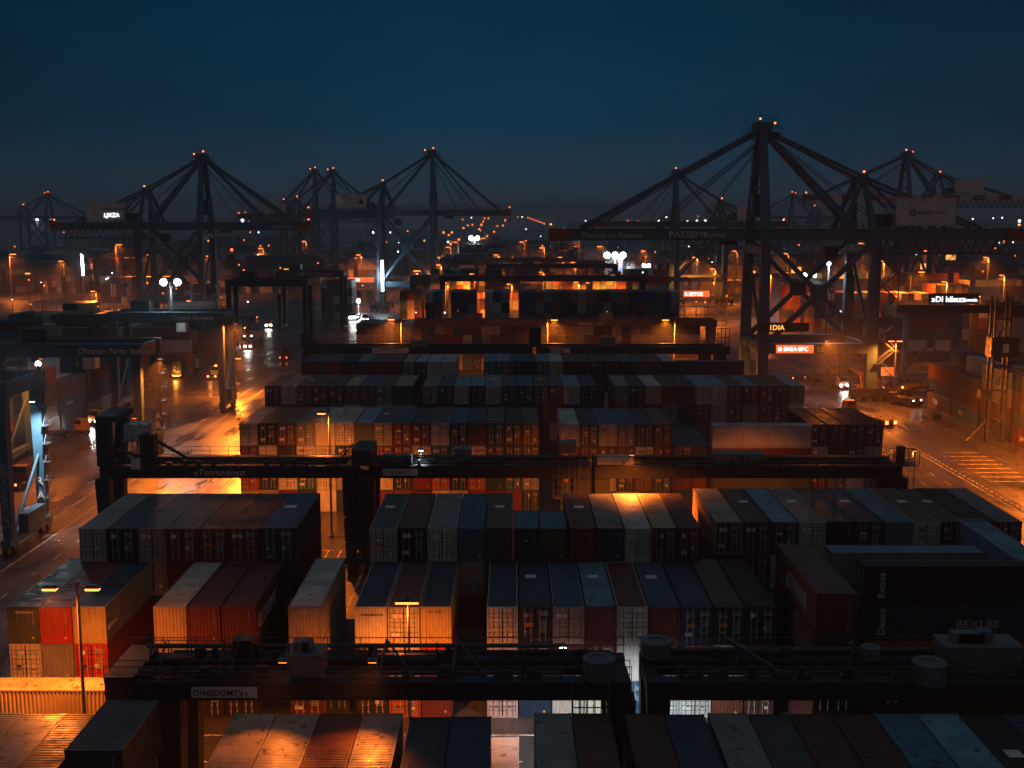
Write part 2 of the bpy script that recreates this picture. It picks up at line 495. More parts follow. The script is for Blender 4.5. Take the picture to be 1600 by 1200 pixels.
PAL = {'white': (.62, .61, .58), 'grey': (.27, .28, .28), 'beige': (.44, .36, .27), 'cream': (.58, .44, .24), 'navy': (.012, .046, .098),
       'blue': (.016, .115, .23), 'teal': (.045, .20, .28), 'slate': (.06, .08, .095), 'rust': (.155, .036, .022), 'red': (.50, .022, .010),
       'orange': (.46, .11, .025), 'black': (.013, .015, .018), 'brown': (.12, .075, .06), 'pale blue': (.17, .36, .48), 'maroon': (.10, .022, .018)}
NAME = {'navy': 'navy blue', 'rust': 'rust red', 'slate': 'slate grey', 'cream': 'cream', 'grey': 'mid grey', 'brown': 'grey brown'}
ORD = ['first', 'second', 'third', 'fourth', 'fifth', 'sixth', 'seventh', 'eighth', 'ninth', 'tenth', 'eleventh', 'twelfth', 'thirteenth', 'fourteenth', 'fifteenth', 'sixteenth', 'seventeenth', 'eighteenth', 'nineteenth', 'twentieth']
LEVEL = {0: 'top', 1: 'second', 2: 'third', 3: 'bottom', 4: 'lowest'}
count = [0]
def jit(c, k=.12):
    f = 1 + random.uniform(-k, k)
    return tuple(max(.005, x * f * (1 + random.uniform(-.06, .06))) for x in c)
def container(label, x, y, z, front='rust', roof=None, kind='d', group=None, sx=1.0, near=False, rz=0.0, short=False, plate=False, hs=1.0):
    """kind d: door end towards -y; b: blank end towards -y"""
    count[0] += 1
    r = thing('shipping_container', label, 'container', (x, y, z), rz, group)
    r.scale = (sx, 1, hs)
    key = 's' if short else 'l'
    fc = jit(PAL[front]); rc = jit(PAL[roof or front])
    link('wall_panels', TM['shell', key, 1 if kind == 'b' else 0], r, colr=fc)
    link('frame', TM['frame', key], r, colr=tuple(c * .85 for c in fc))
    link('roof', TM['roof', key], r, colr=rc)
    if kind == 'd':
        v = random.randrange(NV)
        for s in (-1, 1):
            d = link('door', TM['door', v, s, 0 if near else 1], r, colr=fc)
            if near:
                for k in (0, 1): link('lock_rod', TM['rod', s, k], d)
    if plate: link('roof_plate', TM['plate'], r, (random.uniform(-.3, .3), (L20 if short else L) * .55, H + .012))
    return r
# everything past the nearest three hundred goes into one mesh
FAR = MB()
def far_box(x0, x1, y0, y1, z0, z1, c, detail=True):
    g_ = .05
    FAR.box(x0 + g_, x1 - g_, y0, y1, z0 + .03, z1 - .03, 0, c)
    wd = x1 - x0
    if detail and wd < 3.2:
        yy = y0 - .03
        def pl(ax, bx, az, bz, cc, mi=0): FAR.quad((x0 + wd * ax, yy, z0 + (z1 - z0) * az), (x0 + wd * bx, yy, z0 + (z1 - z0) * az), (x0 + wd * bx, yy, z0 + (z1 - z0) * bz), (x0 + wd * ax, yy, z0 + (z1 - z0) * bz), mi, cc)
        if random.random() < .72:
            dk = tuple(t * .25 for t in c)
            pl(.485, .515, .05, .95, dk)
            for a in (.2, .36, .64, .8): pl(a - .012, a + .012, .06, .94, tuple(min(.5, t * 1.4 + .06) for t in c))
            for k in range(random.randint(1, 4)):
                a, b_ = random.uniform(.08, .75), random.uniform(.15, .8)
                pl(a, a + random.uniform(.08, .2), b_, b_ + random.uniform(.05, .1), random.choice([(.6, .6, .57), (.4, .4, .38), (.55, .2, .04)]))
        else:
            for k in range(7): pl(.08 + k * .125, .12 + k * .125, .06, .94, tuple(t * .55 for t in c))
WCOL = ['rust'] * 5 + ['navy'] * 4 + ['white'] * 4 + ['grey'] * 3 + ['black'] * 2 + ['blue'] * 2 + ['maroon'] * 2 + ['slate'] * 2 + ['brown', 'teal', 'beige', 'orange']
def block(name, D, levels, edges, fronts, roofs, vis=1, kinds=None, near=False, group=None, hs=1.0, lower=None, drop=(), plates=(), shorts=(), gap=.10, last_vis=None):
    """edges are photo columns of the block's front top edge; levels high; vis = layers the photo shows"""
    hh = H * hs; out = []
    n = len(edges) - 1
    for i in range(n):
        lv = levels - (1 if i in drop else 0)
        zt = lv * hh
        xa, xb = XA(edges[i], D, levels * hh), XA(edges[i + 1], D, levels * hh)
        x, wd = (xa + xb) / 2, xb - xa
        s = (wd - gap) / W
        dj = random.uniform(-.12, .12)
        vi = vis if last_vis is None or (0 < i < n - 1) else last_vis
        for k in range(lv):
            z = zt - (k + 1) * hh
            if k == 0: f, rf = fronts[i], (roofs[i] if roofs else None)
            elif lower and k - 1 < len(lower) and lower[k - 1][i]: f, rf = lower[k - 1][i], None
            else: f, rf = random.choice(WCOL), None
            kd = (kinds[i] if kinds else 'd') if k == 0 else ('b' if random.random() < .22 else 'd')
            if k < vi:
                lab = '%s %s-end container, %s column, %s layer, %s' % (NAME.get(f, f), 'door' if kd == 'd' else 'blank', ORD[i], LEVEL[k], name)
                o = container(lab, x, D + dj + (0 if k == 0 else random.uniform(-.08, .08)), z, f, rf, kd, group, s, near, plate=(k == 0 and i in plates), hs=hs, short=(k == 0 and i in shorts))
                out.append(o)
            else:
                far_box(xa, xb, D + .1, D + L, z, z + hh, PAL[f], False)
    return out

C = dict(zip('wgbcnuTsrRokBPm', ['white', 'grey', 'beige', 'cream', 'navy', 'blue', 'teal', 'slate', 'rust', 'red', 'orange', 'black', 'brown', 'pale blue', 'maroon']))
def S(s): return [C[c] for c in s]
G1, G2, G4, G5, G6, G7 = ('containers in the nearest row', 'containers in the row behind the nearest gantry', 'containers in the third row', 'containers in the row behind the long dark girder', 'containers in the fifth row', 'containers in the sixth row')
# ---- nearest row: roofs seen from above (front ends are below the frame)
D1 = 56.9
def row1(name, edges_back, z_levels, roofs, D=D1, hs=1.0, plates=(), gap=.05):
    zt = z_levels * H * hs
    n = len(edges_back) - 1
    for i in range(n):
        xa, xb = XA(edges_back[i], D + L, zt), XA(edges_back[i + 1], D + L, zt)
        s = (xb - xa - gap) / W
        f = roofs[i]
        for k in range(z_levels):
            if k == 0 or (k == 1 and i in (0, n - 1)):
                container('%s roofed container, %s from left, %s layer, %s' % (NAME.get(f, f), ORD[i], LEVEL[k], name), (xa + xb) / 2, D + random.uniform(-.1, .1), zt - (k + 1) * H * hs, f if k == 0 else random.choice(WCOL), f if k == 0 else None, 'd', G1, s, False, plate=i in plates and k == 0, hs=hs)
            else: far_box(xa, xb, D, D + L, zt - (k + 1) * H * hs, zt - k * H * hs, PAL[random.choice(WCOL)], False)
row1('nearest row, bottom left corner', [-80, -28, 38, 103, 160], 3, S('gggB'))
row1('lamp striped foursome, nearest row', [366, 433, 501, 567, 630], 3, S('bbrb'))
row1('nearest row, dark blue pair', [641, 704, 768], 3, S('nn'), hs=.98)
row1('nearest row beyond dark blue pair', [834, 893, 954], 3, S('gr'))
row1('nearest row beside crane leg', [974, 1037, 1100], 3, S('mn'))
row1('nearest row at the lower right', [1105, 1168, 1232, 1298, 1364, 1430, 1496, 1562, 1640], 3, S('gsmmTPkn'), plates=(6,))
zb = 4 * H * .97
xa, xb = XA(106, 66, zb), XA(213, 66, zb)
container('grey blue short container standing on the corrugated roofs, bottom left', XA(150, 60, zb), 59.6, zb - H, 'slate', 'slate', 'b', G1, 1.32, True, short=True)
far_box(XA(150, 60, zb) - 1.3, XA(150, 60, zb) + 1.3, 59.6, 66.2, 0, zb - H, PAL['slate'], False)
o = container('low orange lit container lying across behind the dark blue pair', XA(768, 76, 3.2), 74.2, 0, 'beige', 'beige', 'b', G1, 1.6, False, short=True)

# ---- row behind the nearest gantry
D2 = 91.2
N2 = 'row behind nearest gantry'
block('left roadside group ' + N2, D2, 3, [9, 60, 111.5, 165], S('sRc'), S('srn'), 3, 'bbb', True, G2, lower=[S('wgR'), S('kwr')])
block('rust pair group ' + N2, D2, 3, [238, 291, 344, 398], S('crr'), S('wrr'), 3, 'bbb', True, G2, lower=[S('bwk'), S('gkk')])
block('lone stack, ' + N2, D2, 3, [449, 503], S('b'), S('w'), 3, 'b', True, G2, lower=[S('w'), S('r')])
block('lamp lit group ' + N2, D2, 3, [553, 605, 656, 706], S('wwc'), S('nrn'), 3, 'bdb', True, G2, lower=[S('kwR'), S('kor')])
block('nine-wide group ' + N2, D2, 3, [760, 810, 863, 914, 963.5, 1013, 1064, 1115, 1165, 1215], S('wkbrwrnkk'), S('nnuPruNmk'.replace('N', 'n').replace('m', 'B')), 3, 'dddbdbddd', True, G2, lower=[S('wkrrwrrwB'), S('wnwwuwwrr')], plates=(1, 3, 5))
CT = {}
for ch in [o for o in col.objects if o.name.startswith('shipping_container') and o.get('group') == G2]: CT[ch['label']] = ch
def on_end(key, body, size, x, z, mt='mark', sx=1.0):
    for k, o in CT.items():
        if all(t in k for t in key): text(body, size, M[mt], o, (x, -.02, z), sx=sx); return
def on_side(key, body, size, y, z, mt='mark', sx=1.0):
    for k, o in CT.items():
        if all(t in k for t in key): text(body, size, M[mt], o, (W / 2 + .03, y, z), (R(90), 0, R(90)), sx=sx); return
on_end(('slate', 'first column, top', 'roadside'), 'BALPLAG', .30, -.55, 2.62)
on_side(('cream', 'third column, top', 'roadside'), 'SCLAWA', .55, .5, 1.0, sx=1.0)
on_side(('rust', 'third column, top', 'rust pair'), 'GETAMIME', 1.7, 1.2, .8, sx=.85)
on_end(('beige', 'lone stack', 'top'), 'wacACA—m', .26, -.5, 2.62)
on_end(('white', 'first column, top', 'lamp lit'), 'woomleterms', .30, -.75, 2.45, 'dark_mark')
on_end(('cream', 'third column, top', 'lamp lit'), 'Hro . UTS', .24, -.6, 2.72, 'dark_mark')
# low dark container between the lone stack and the lamp lit group
container('low navy container at ground level between two tall stacks', XA(532, 96, 3.2), 92.5, 0, 'navy', 'navy', 'd', G2, 1.05, True)
# rust container on tall stack and the sideways pile
zt = 4 * H
tr = container('dark rust container lettered along its side, atop a four-high stack', XA(1309, 85, zt), 85, zt - H, 'rust', 'brown', 'b', G2, 1.3, True)
text('eSTAMMAMB', 1.9, M['markd'], tr, (-W / 2 - .03, 9.6, .85), (R(90), 0, R(-90)), sx=.62)
for k in range(1, 4): container('dark rust container, %s layer under the side-lettered one' % LEVEL[k], XA(1309, 85, zt), 85 + random.uniform(-.1, .1), zt - (k + 1) * H, 'maroon', None, 'd' if k > 1 else 'b', G2, 1.3, True)
def across(label, px0, D, z, c, roof=None, group=None, hs=1.0, zt=None, short=False):
    """a container lying across the view, its long side towards the camera"""
    x0 = XA(px0, D, z + H * hs)
    o = container(label, x0, D + W / 2, z, c, roof, 'd', group, 1, True, R(-90), hs=hs, short=short)
    return o
for k, (c, lab) in enumerate((('black', 'black container lying across, topmost of the dark sideways pile'), ('navy', 'navy container lying across, lettered, second in the sideways pile'), ('orange', 'orange red container lying across, third in the sideways pile'), ('rust', 'rust red container lying across, bottom of the sideways pile'))):
    o = across(lab, 1352, 92, zt - (k + 1) * H, c, None, G2)
    if k < 2:
        text(('Rxoos', 'Dxuco')[k], .86, M['mark'], o, (W / 2 + .03, 1.7, .45), (R(90), 0, R(90)), sx=1).rotation_euler = (R(90), R(-90), R(90))
    if k == 1: text('BEXLBE', 1.0, M['markd'], o, (W / 2 + .03, 7.6, 1.1), (R(90), 0, R(90)), sx=1.1)
    if k == 3: text('99', 1.3, M['mark'], o, (W / 2 + .03, 1.7, .9), (R(90), 0, R(90)))
for k in range(4):
    across('grey container with pale blue roof lying across behind the black one' if k == 0 else '%s container lying across behind the black one, %s layer' % (('', 'slate grey', 'rust red', 'mid grey')[k], LEVEL[k]), 1300, 99.6, (3 - k) * H * .915, ('grey', 'slate', 'rust', 'grey')[k], 'pale blue' if k == 0 else None, G2, hs=.915)
block('far right end ' + N2, 93.5, 4, [1590, 1640], S('P'), S('P'), 1, 'b', True, G2)
# lamp-lit sideways container by the left road
for k in range(2):
    across(('amber lit cream container lying across under the nearest lamp', 'grey container lying across below the amber lit one')[k], -90, 81.8, (1 - k) * H, ('cream', 'grey')[k], None, G2)

# ---- third row
D4 = 103.8
N4 = 'third row back'
block('left block, ' + N4, D4, 4, [122, 165.5, 214, 259, 310, 356, 405, 463], S('wkgrrrn'), S('gnsBrru'), 2, 'ddddddd', True, G4, last_vis=4, plates=(6,))
b4 = block('middle block, ' + N4, D4, 4, [577, 621, 667, 714.5, 758, 802], S('wkwus'), S('srguB'), 2, 'dddbb', True, G4, plates=(0, 4))
block('short low pair, ' + N4, D4, 4, [802, 843, 887], S('nB'), S('TT'), 2, 'bb', True, G4, shorts=(0, 1))
block('amber lit block, ' + N4, D4, 4, [889, 932, 976, 1018.5, 1060], S('rnwr'), S('Bgwc'), 2, 'bbdd', True, G4, plates=(0,))
block('stub stack, ' + N4, D4, 4, [1060, 1096], S('r'), S('B'), 2, 'd', True, G4)
b4c = block('right block, ' + N4, D4 + 2.2, 4, [1117, 1161, 1205, 1249, 1292, 1337, 1382, 1427, 1470, 1513, 1556, 1599], S('brnwknTwknr'), S('bBPgsnTBBkg'), 2, 'ddddbdbdddd', True, G4, plates=(1, 3, 5, 7, 8), last_vis=3)
for ch in b4c[0].children:
    if ch.name.startswith('door'): ch.color = (*PAL['rust'], 1); ch['label'] = 'rust red door'
# ---- fourth row (behind the long dark girder)
D5 = 159
N5 = 'row behind the long girder'
block('left half, ' + N5, D5, 4, [373, 402, 431.5, 462, 492, 523, 553, 584, 613, 643, 673, 702, 731, 759, 788, 816, 843], S('wkrgwwsgrrwnrnkr'), S('gkBgwwPsunBunskB'), 3, 'ddddbdbdddddbddd', False, G5, plates=(4, 7), lower=[S('rwkwwngrrwuTwrkn')], last_vis=4)
block('pale roofed group, ' + N5, D5 - 1, 4, [876, 906, 936, 964.5, 993, 1022, 1051], S('wnwgnr'), S('wnuunB'), 3, 'dddddd', False, G5, lower=[S('rmrrwr')])
block('low navy pair, ' + N5, D5, 3, [1051, 1083, 1113], S('sn'), S('nn'), 1, 'db', False, G5)
block('right end group, ' + N5, D5 - 1, 4, [1266, 1296, 1324.5, 1353, 1381], S('rrnr'), S('kkkk'), 3, 'dddd', False, G5, lower=[S('wrnw')])
for k, c in enumerate(('white', 'rust', 'slate')):
    across('%s container lying across, %s layer, in the row behind the long girder' % (NAME.get(c, c), LEVEL[k]), 1114, D5 - 2, (3 - k) * H, c, 'white' if k == 0 else None, G5)
# ---- fifth row
D6 = 195
N6 = 'fifth row back'
block('left group, ' + N6, D6, 4, [413, 438, 463, 488, 512, 537, 562, 587, 613, 646], S('nwBrnrbgn'.replace('b', 'u')), S('ngsBnbuBb'), 1, 'ddddddddb', False, G6, last_vis=2, plates=(2, 5))
block('middle group, ' + N6, D6, 4, [660, 685, 709, 733, 758, 783, 808, 834, 858, 880, 907, 933], S('gnwkwnnBkwn'), S('gsPPgsuBBPn'), 1, 'ddddddddddd', False, G6, plates=(4, 7))
block('right group, ' + N6, D6, 4, [960, 984, 1008, 1035, 1060, 1087, 1112, 1137, 1161, 1186, 1210, 1234, 1258], S('gnbrnwwnrrng'), S('gnwBnPPsPBBP'), 2, 'ddbbbddddddd', False, G6)
# ---- sixth row
D7 = 229
N7 = 'sixth row back'
block('left group, ' + N7, D7, 4, [470, 487, 508, 531, 557, 579, 604, 629], S('knrknrr'), S('knBkPBB'), 1, 'bbbbbbb', False, G7)
block('white group, ' + N7, D7 - 1, 4, [629, 648, 667, 689, 713], S('gkww'), S('cwww'), 1, 'ddbb', False, G7)
block('long right group, ' + N7, D7, 4, [755, 775, 795, 816, 837, 858, 880, 901, 923, 945, 968, 990, 1013, 1035, 1056], S('TTknTcrrkBnBBn'), S('PPnnPwBBBBTBBw'), 1, 'dddbdbbbdbbbbb', False, G7)
for k, c in enumerate(('navy', 'rust')): across(('navy container lying across at the end of the sixth row', 'rust container lying across under the navy one, sixth row')[k], 1056, D7, (3 - k) * H, c, 'pale blue' if k == 0 else None, G7)

# ---- side yards, nearest as things
GL = 'containers in the left yard'
cl = ['blue', 'slate', 'grey', 'navy', 'rust', 'navy', 'teal', 'rust', 'brown', 'slate', 'red', 'navy']
kk = 0
for j in range(5):
    y0 = 178 + j * 14.6
    for k in range(3 + (j % 3 > 0)):
        c = cl[kk % len(cl)]; kk += 1
        o = container('%s container showing its long side, %s stack from the front, %s layer, left yard' % (NAME.get(c, c), ORD[j], ORD[k]), -89.2 - .2 * (k % 2), y0, k * H, c, 'slate', 'd', GL)
        if c == 'red': text('FOTCO\nfreight', 1.2, M['mark'], o, (W / 2 + .04, 2, 1.6), (R(90), 0, R(90)))
        elif kk % 3 == 1: text(('Haruro', 'Cowan', 'Tanor')[kk % 3 if kk % 3 < 3 else 0], 1.3, M['markd'], o, (W / 2 + .04, 3, 1.3), (R(90), 0, R(90)))
    for q in range(1, 7):
        for k in range(2 + (j + q) % 3): far_box(-90.5 - q * 2.6, -90.5 - (q - 1) * 2.6, y0, y0 + L, k * H, k * H + H, PAL[random.choice(WCOL)])
o = container('white container with dark lettering on a tall stack in the left yard', XA(72, 262, 12), 262, 3 * H, 'white', 'grey', 'd', GL, 1.1, True)
text('Future', 1.7, M['dark_mark'], o, (W / 2 + .04, 3, .8), (R(90), 0, R(90)))
x = o.location.x
for k in range(3): far_box(x - 1.3, x + 1.3, 262, 262 + L, k * H, k * H + H, PAL[random.choice(WCOL)])
across('long dark red container with worn lettering lying across, left yard', -25, 285, 4 * H, 'maroon', 'slate', GL)
for k in range(4): far_box(XA(-25, 285, 14), XA(66, 285, 14), 285, 287.4, k * H, k * H + H, PAL[random.choice(WCOL)])
GR = 'containers in the right yard'
for j in range(4):
    for k in range(3 + (j < 2)):
        c = ['rust', 'slate', 'brown', 'navy', 'maroon', 'grey', 'teal'][(j * 3 + k) % 7]
        o = container('%s container showing its long side, %s stack from the front, %s layer, right edge' % (NAME.get(c, c), ORD[j], ORD[k]), 93.5, 196 + j * 14.5, k * H, c, 'slate', 'd', GR)
        if k == 0: text(('NMU', '71', 'MIX', 'TOR')[j], 1.5, M['mark'], o, (-W / 2 - .04, 10, 1.0), (R(90), 0, R(-90)))
    for q in range(1, 4):
        for k in range(3 + (j + q) % 2): far_box(93.5 + 1.3 + (q - 1) * 2.6, 93.5 + 1.3 + q * 2.6, 196 + j * 14.5, 196 + j * 14.5 + L, k * H, k * H + H, PAL[random.choice(WCOL)])

# ---- distant containers
def field(x0, x1, y, lo, hi, fill=.93, step=2.55, sideways=.08):
    x = x0; cur = random.randint(lo, hi)
    while x < x1:
        if random.random() < .16: cur = random.randint(lo, hi)
        if random.random() < fill:
            if random.random() < sideways:
                for k in range(cur): far_box(x, x + L, y, y + W, k * H, k * H + H, PAL[random.choice(WCOL)])
                x += L
            else:
                for k in range(cur): far_box(x, x + step, y, y + L, k * H, k * H + H, PAL[random.choice(WCOL)])
        x += step
field(XA(556, 312, 12.8), XA(648, 312, 12.8), 312, 4, 4, 1); field(XA(664, 312, 12.8), 46, 313, 4, 4, 1, sideways=.03)
field(XA(664, 346, 19), 49, 346, 6, 6, .98, sideways=.01); field(-39, 50, 400, 4, 5, sideways=.03); field(-39, 50, 440, 4, 6, sideways=.03)
y = 500
while y < 1500:
    field(-40, 50, y, 3, 6, .9)
    y *= 1.085
y = 330
while y < 1300:
    field(105, 130 + y * .4, y, 3, 5, .85, sideways=.2)
    y *= 1.1
y = 300
while y < 400:
    field(-150, -97, y, 2, 4, .8, sideways=.3); y += 21
y = 640
while y < 1400:
    field(-120 - y * .3, -72, y, 3, 6, .86, sideways=.15)
    y *= 1.1
field(-78, -66, 470, 3, 5); field(-200, -150, 560, 3, 5); field(-66 - 20, -66, 560, 2, 4)
field(55, 92, 640, 2, 5, .8); field(55, 92, 760, 2, 5, .8); field(-62, -42, 900, 2, 4, .6)

# ------------------------------------------------------------------ gantry cranes over the stacks
WHEEL = MB(); WHEEL.tube((-.28, 0, 0), (.28, 0, 0), .75, 18); WHEEL.tube((-.3, 0, 0), (.3, 0, 0), .38, 12, 1)
TM['wheel'] = WHEEL.mesh('wheel', [M['tyre'], M['steel_grey']])
def gantry(label, x0, x1, y, wb, zb, depth, legs, mat, group='gantry cranes over the container stacks', gt=.9, lw=1.25, foot=True, rails=True, ladder_at=None, sills=True):
    """beam gantry: two girders along X at y and y+wb, girder bottom zb"""
    r = thing('gantry_crane', label, 'gantry crane', ((x0 + x1) / 2, y, 0), 0, group)
    cx = (x0 + x1) / 2; a, b = x0 - cx, x1 - cx
    for yy in (0, wb):
        m = MB(); m.box(a, b, yy - gt / 2, yy + gt / 2, zb, zb + depth)
        m.box(a, b, yy - gt / 2 - .12, yy + gt / 2 + .12, zb + depth, zb + depth + .07)
        m.box(a, b, yy - gt / 2 - .12, yy + gt / 2 + .12, zb - .07, zb)
        n = int((b - a) / 3)
        for i in range(1, n): m.box(a + (b - a) * i / n - .04, a + (b - a) * i / n + .04, yy - gt / 2 - .06, yy - gt / 2, zb + .01, zb + depth - .01)
        m.build('girder', mat, r)
    e = MB()
    for xx in (a + .5, b - .5): e.box(xx - .45, xx + .45, gt / 2, wb - gt / 2, zb + .1, zb + depth - .1)
    e.build('end_beam', mat, r)
    for lx in legs:
        lx -= cx
        for yy in (0, wb):
            m = MB(); z0 = 2.0 if foot else 0
            m.beam((lx, yy, z0), (lx, yy, zb - .08), lw * .72, lw * .72, 0, lw, lw)
            m.build('leg', mat, r)
        if sills:
            s = MB(); s.box(lx - lw * .42, lx + lw * .42, -1.2, wb + 1.2, 1.25, 2.1); s.beam((lx, 1, 2.2), (lx, wb - .4, zb * .55), .28, .28)
            s.build('sill_beam', mat, r)
            for yy in (-.9, .9, wb - .9, wb + .9):
                link('wheel', TM['wheel'], r, (lx, yy, .75))
    if rails:
        w_ = MB()
        for yy in (-gt / 2 - .1, gt / 2 + .1, wb + gt / 2 + .1): w_.rail((a, yy, zb + depth + .07), (b, yy, zb + depth + .07), 1.1, 2.2, .05)
        w_.build('railing', M['rail'], r)
    if ladder_at is not None:
        lx = ladder_at - cx; l = MB()
        for dx in (-.35, .35): l.beam((lx + dx, -gt / 2 - .9, 0.2), (lx + dx, -gt / 2 - .9, zb + depth), .07, .07)
        for i in range(int(zb / .45)): l.beam((lx - .35, -gt / 2 - .9, .4 + i * .45), (lx + .35, -gt / 2 - .9, .4 + i * .45), .045, .045)
        for i in range(int(zb / 3.)):
            l.box(lx - .6, lx + .6, -gt / 2 - 1.3, -gt / 2 - .5, 1 + i * 3, 1.05 + i * 3)
        l.build('ladder', M['rail'], r)
    return r, cx
def cabinet(r, x, y, z, sx_, sy, sz, mat=None, name='equipment_cabinet', roofbox=False):
    m = MB(); m.box(x - sx_ / 2, x + sx_ / 2, y - sy / 2, y + sy / 2, z, z + sz)
    m.box(x - sx_ / 2 - .06, x + sx_ / 2 + .06, y - sy / 2 - .06, y + sy / 2 + .06, z + sz, z + sz + .08)
    n = max(1, int(sx_ / 1.1))
    for i in range(n):
        xx = x - sx_ / 2 + sx_ * (i + .5) / n
        m.box(xx - sx_ / n * .4, xx + sx_ / n * .4, y - sy / 2 - .03, y - sy / 2, z + .15, z + sz - .12)
    if roofbox:
        for i in range(4): m.box(x + sx_ * (random.random() * .7 - .35) - .4, x + sx_ * (random.random() * .1), y - .5, y + .4, z + sz + .09, z + sz + random.uniform(.5, .9))
    return m.build(name, mat or M['steel_grey'], r)
def reel(r, x, y, z, rad, h, mat=None):
    m = MB(); m.ring((x, y, z), rad, rad * .55, h, 28); m.ring((x, y, z + h), rad * 1.04, rad * .58, .12, 28)
    for i in range(12):
        t = i * math.pi / 6; m.beam((x + rad * 1.01 * math.cos(t), y + rad * 1.01 * math.sin(t), z), (x + rad * 1.01 * math.cos(t), y + rad * 1.01 * math.sin(t), z + h), .07, .07)
    return m.build('cable_reel', mat or M['steel_grey'], r)
def cage(r, x, y, z, sx_, sy, sz):
    m = MB()
    for i in range(6):
        t = i / 5
        m.beam((x - sx_ / 2 + sx_ * t, y - sy / 2, z), (x - sx_ / 2 + sx_ * t, y - sy / 2, z + sz), .06)
        m.beam((x - sx_ / 2 + sx_ * t, y + sy / 2, z), (x - sx_ / 2 + sx_ * t, y + sy / 2, z + sz), .06)
        m.beam((x - sx_ / 2, y - sy / 2, z + sz * t), (x + sx_ / 2, y - sy / 2, z + sz * t), .06)
        for xx in (-sx_ / 2, sx_ / 2): m.beam((x + xx, y - sy / 2, z + sz * t), (x + xx, y + sy / 2, z + sz * t), .06)
    m.box(x - sx_ / 2, x + sx_ / 2, y - sy / 2, y + sy / 2, z - .1, z)
    return m.build('trolley_cage', M['rail'], r)
def sign(r, x, y, z, sx_, sz, body, size, back='white', ink='dark_mark', shift=.12):
    m = MB(); m.box(x, x + sx_, y - .06, y, z, z + sz)
    s = m.build('sign_board', M[back], r)
    text(body, size, M[ink], s, (x + shift, y - .08, z + sz * .22))
    return s
# nearest pair (parked between first and second rows)
DG = 73
zg, dg = 9.75, 1.1
r, cx = gantry('nearest dark gantry crane with white name board on its girder', XA(168, DG, 10.5), XA(985, DG, 10.5), DG, 4.2, zg, dg, (XA(270, DG, 5), XA(968, DG, 5)), M['steel_dark'], lw=1.9)
sign(r, XA(303, DG, 10.3) - cx, -.58, zg + .14, XA(381, DG, 10.3) - XA(303, DG, 10.3), .74, "D•NEDOMT's", .56)
sign(r, XA(382.5, DG, 10.3) - cx, -.58, zg + .14, .95, .74, '« ·', .5, 'house')
cabinet(r, XA(476, DG, 11) - cx, 1.2, zg + dg + .1, 2.3, 2.2, 1.5, roofbox=True)
cabinet(r, XA(190, DG, 11) - cx, 2.2, zg - 1.5, 1.9, 5.6, 3.0, M['steel_dark'], 'drive_housing')
reel(r, XA(936, DG, 11) - cx, .2, zg + dg + .12, 1.05, 1.25)
cage(r, XA(921, DG, 9) - cx, -1.2, zg - 1.75, 2.4, 1.2, 2.9)
m = MB()
for px in (215, 235, 330, 350): m.beam((XA(px, DG, 11) - cx, 2, zg + dg), (XA(px + 18, DG, 12) - cx, 1, zg + dg + 2.3), .09)
m.rail((XA(228, DG, 12) - cx, 1, zg + dg + 1.3), (XA(345, DG, 12) - cx, 1, zg + dg + 1.3), 1.1, 1.2, .05)
m.tube((XA(200, DG, 11) - cx, 4.2, zg + dg + .8), (XA(880, DG, 11) - cx, 4.2, zg + dg + .8), .16, 8)
for px in (590, 705): m.beam((XA(px, DG, 11) - cx, 0, zg + dg), (XA(px + 5, DG, 12) - cx, 3.8, zg + dg + 1.4), .14); m.beam((XA(px + 5, DG, 11) - cx, 3.8, zg + dg + 1.4), (XA(px + 60, DG, 12) - cx, 0, zg + dg), .1)
m.build('trolley_rails', M['rail'], r)
cabinet(r, XA(363, DG, 12) - cx, 3.4, zg + dg + .4, 1.3, 1.2, 1.2, M['steel_dark'], 'hoist_motor')
def clutter(r, cx, x0, x1, y, z, n, seed):
    q = random.Random(seed)
    for i in range(n):
        x = q.uniform(x0, x1) - cx; k = q.random(); m = MB()
        if k < .45: a = q.uniform(.25, .7); m.box(x - a / 2, x + a / 2, y - .25, y + .25, z, z + q.uniform(.25, .8)); m.build('junction_box', M['steel_dark'], r)
        elif k < .7: m.tube((x, y, z), (x, y, z + q.uniform(.5, 1.5)), .06, 6).build('vent_pipe', M['rail'], r)
        else: m.tube((x - .5, y, z + .3), (x + q.uniform(.3, .9), y, z + .3), .22, 10).build('motor', M['steel_dark'], r)
    m = MB()
    for k in range(3): m.tube((x0 - cx, y + .5 + k * .16, z + .12), (x1 - cx, y + .5 + k * .16, z + .12), .05, 5)
    m.build('cable_tray', M['rail'], r)
FL = []
def flood_under(r, cx, x, y, z, power, colr=COOL, tgt=None):
    m = MB(); m.box(x - cx - .3, x - cx + .3, -.22, .22, z, z + .2); h = m.build('floodlight', M['steel_grey'], r, None)
    h.location = (0, y, 0)
    m = MB(); m.box(x - cx - .25, x - cx + .25, -.18, .18, z - .04, z - .001); m.build('lamp_glass', M['flood'] if colr is COOL else M['sodium'], h)
    FL.append((x, r.location.y + y, z - .25, power, colr, tgt))
for px in (455, 590):  # floods added on posts to brighten the nearest roofs
    x = XA(px, DG, 12); flood_under(r, cx, x, -2.6, 13.2, 170 if px < 500 else 230, SOD, (x - 1.5, 60, 9.6))
    m = MB(); m.beam((x - cx, -.5, zg + dg), (x - cx, -.5, 13.5), .12); m.beam((x - cx, -.5, 13.5), (x - cx, -2.6, 13.42), .1); m.build('lamp_arm', M['rail'], r)
clutter(r, cx, XA(220, DG, 11), XA(880, DG, 11), .35, zg + dg + .08, 26, 3); clutter(r, cx, XA(240, DG, 11), XA(960, DG, 11), 4.0, zg + dg + .08, 22, 4)
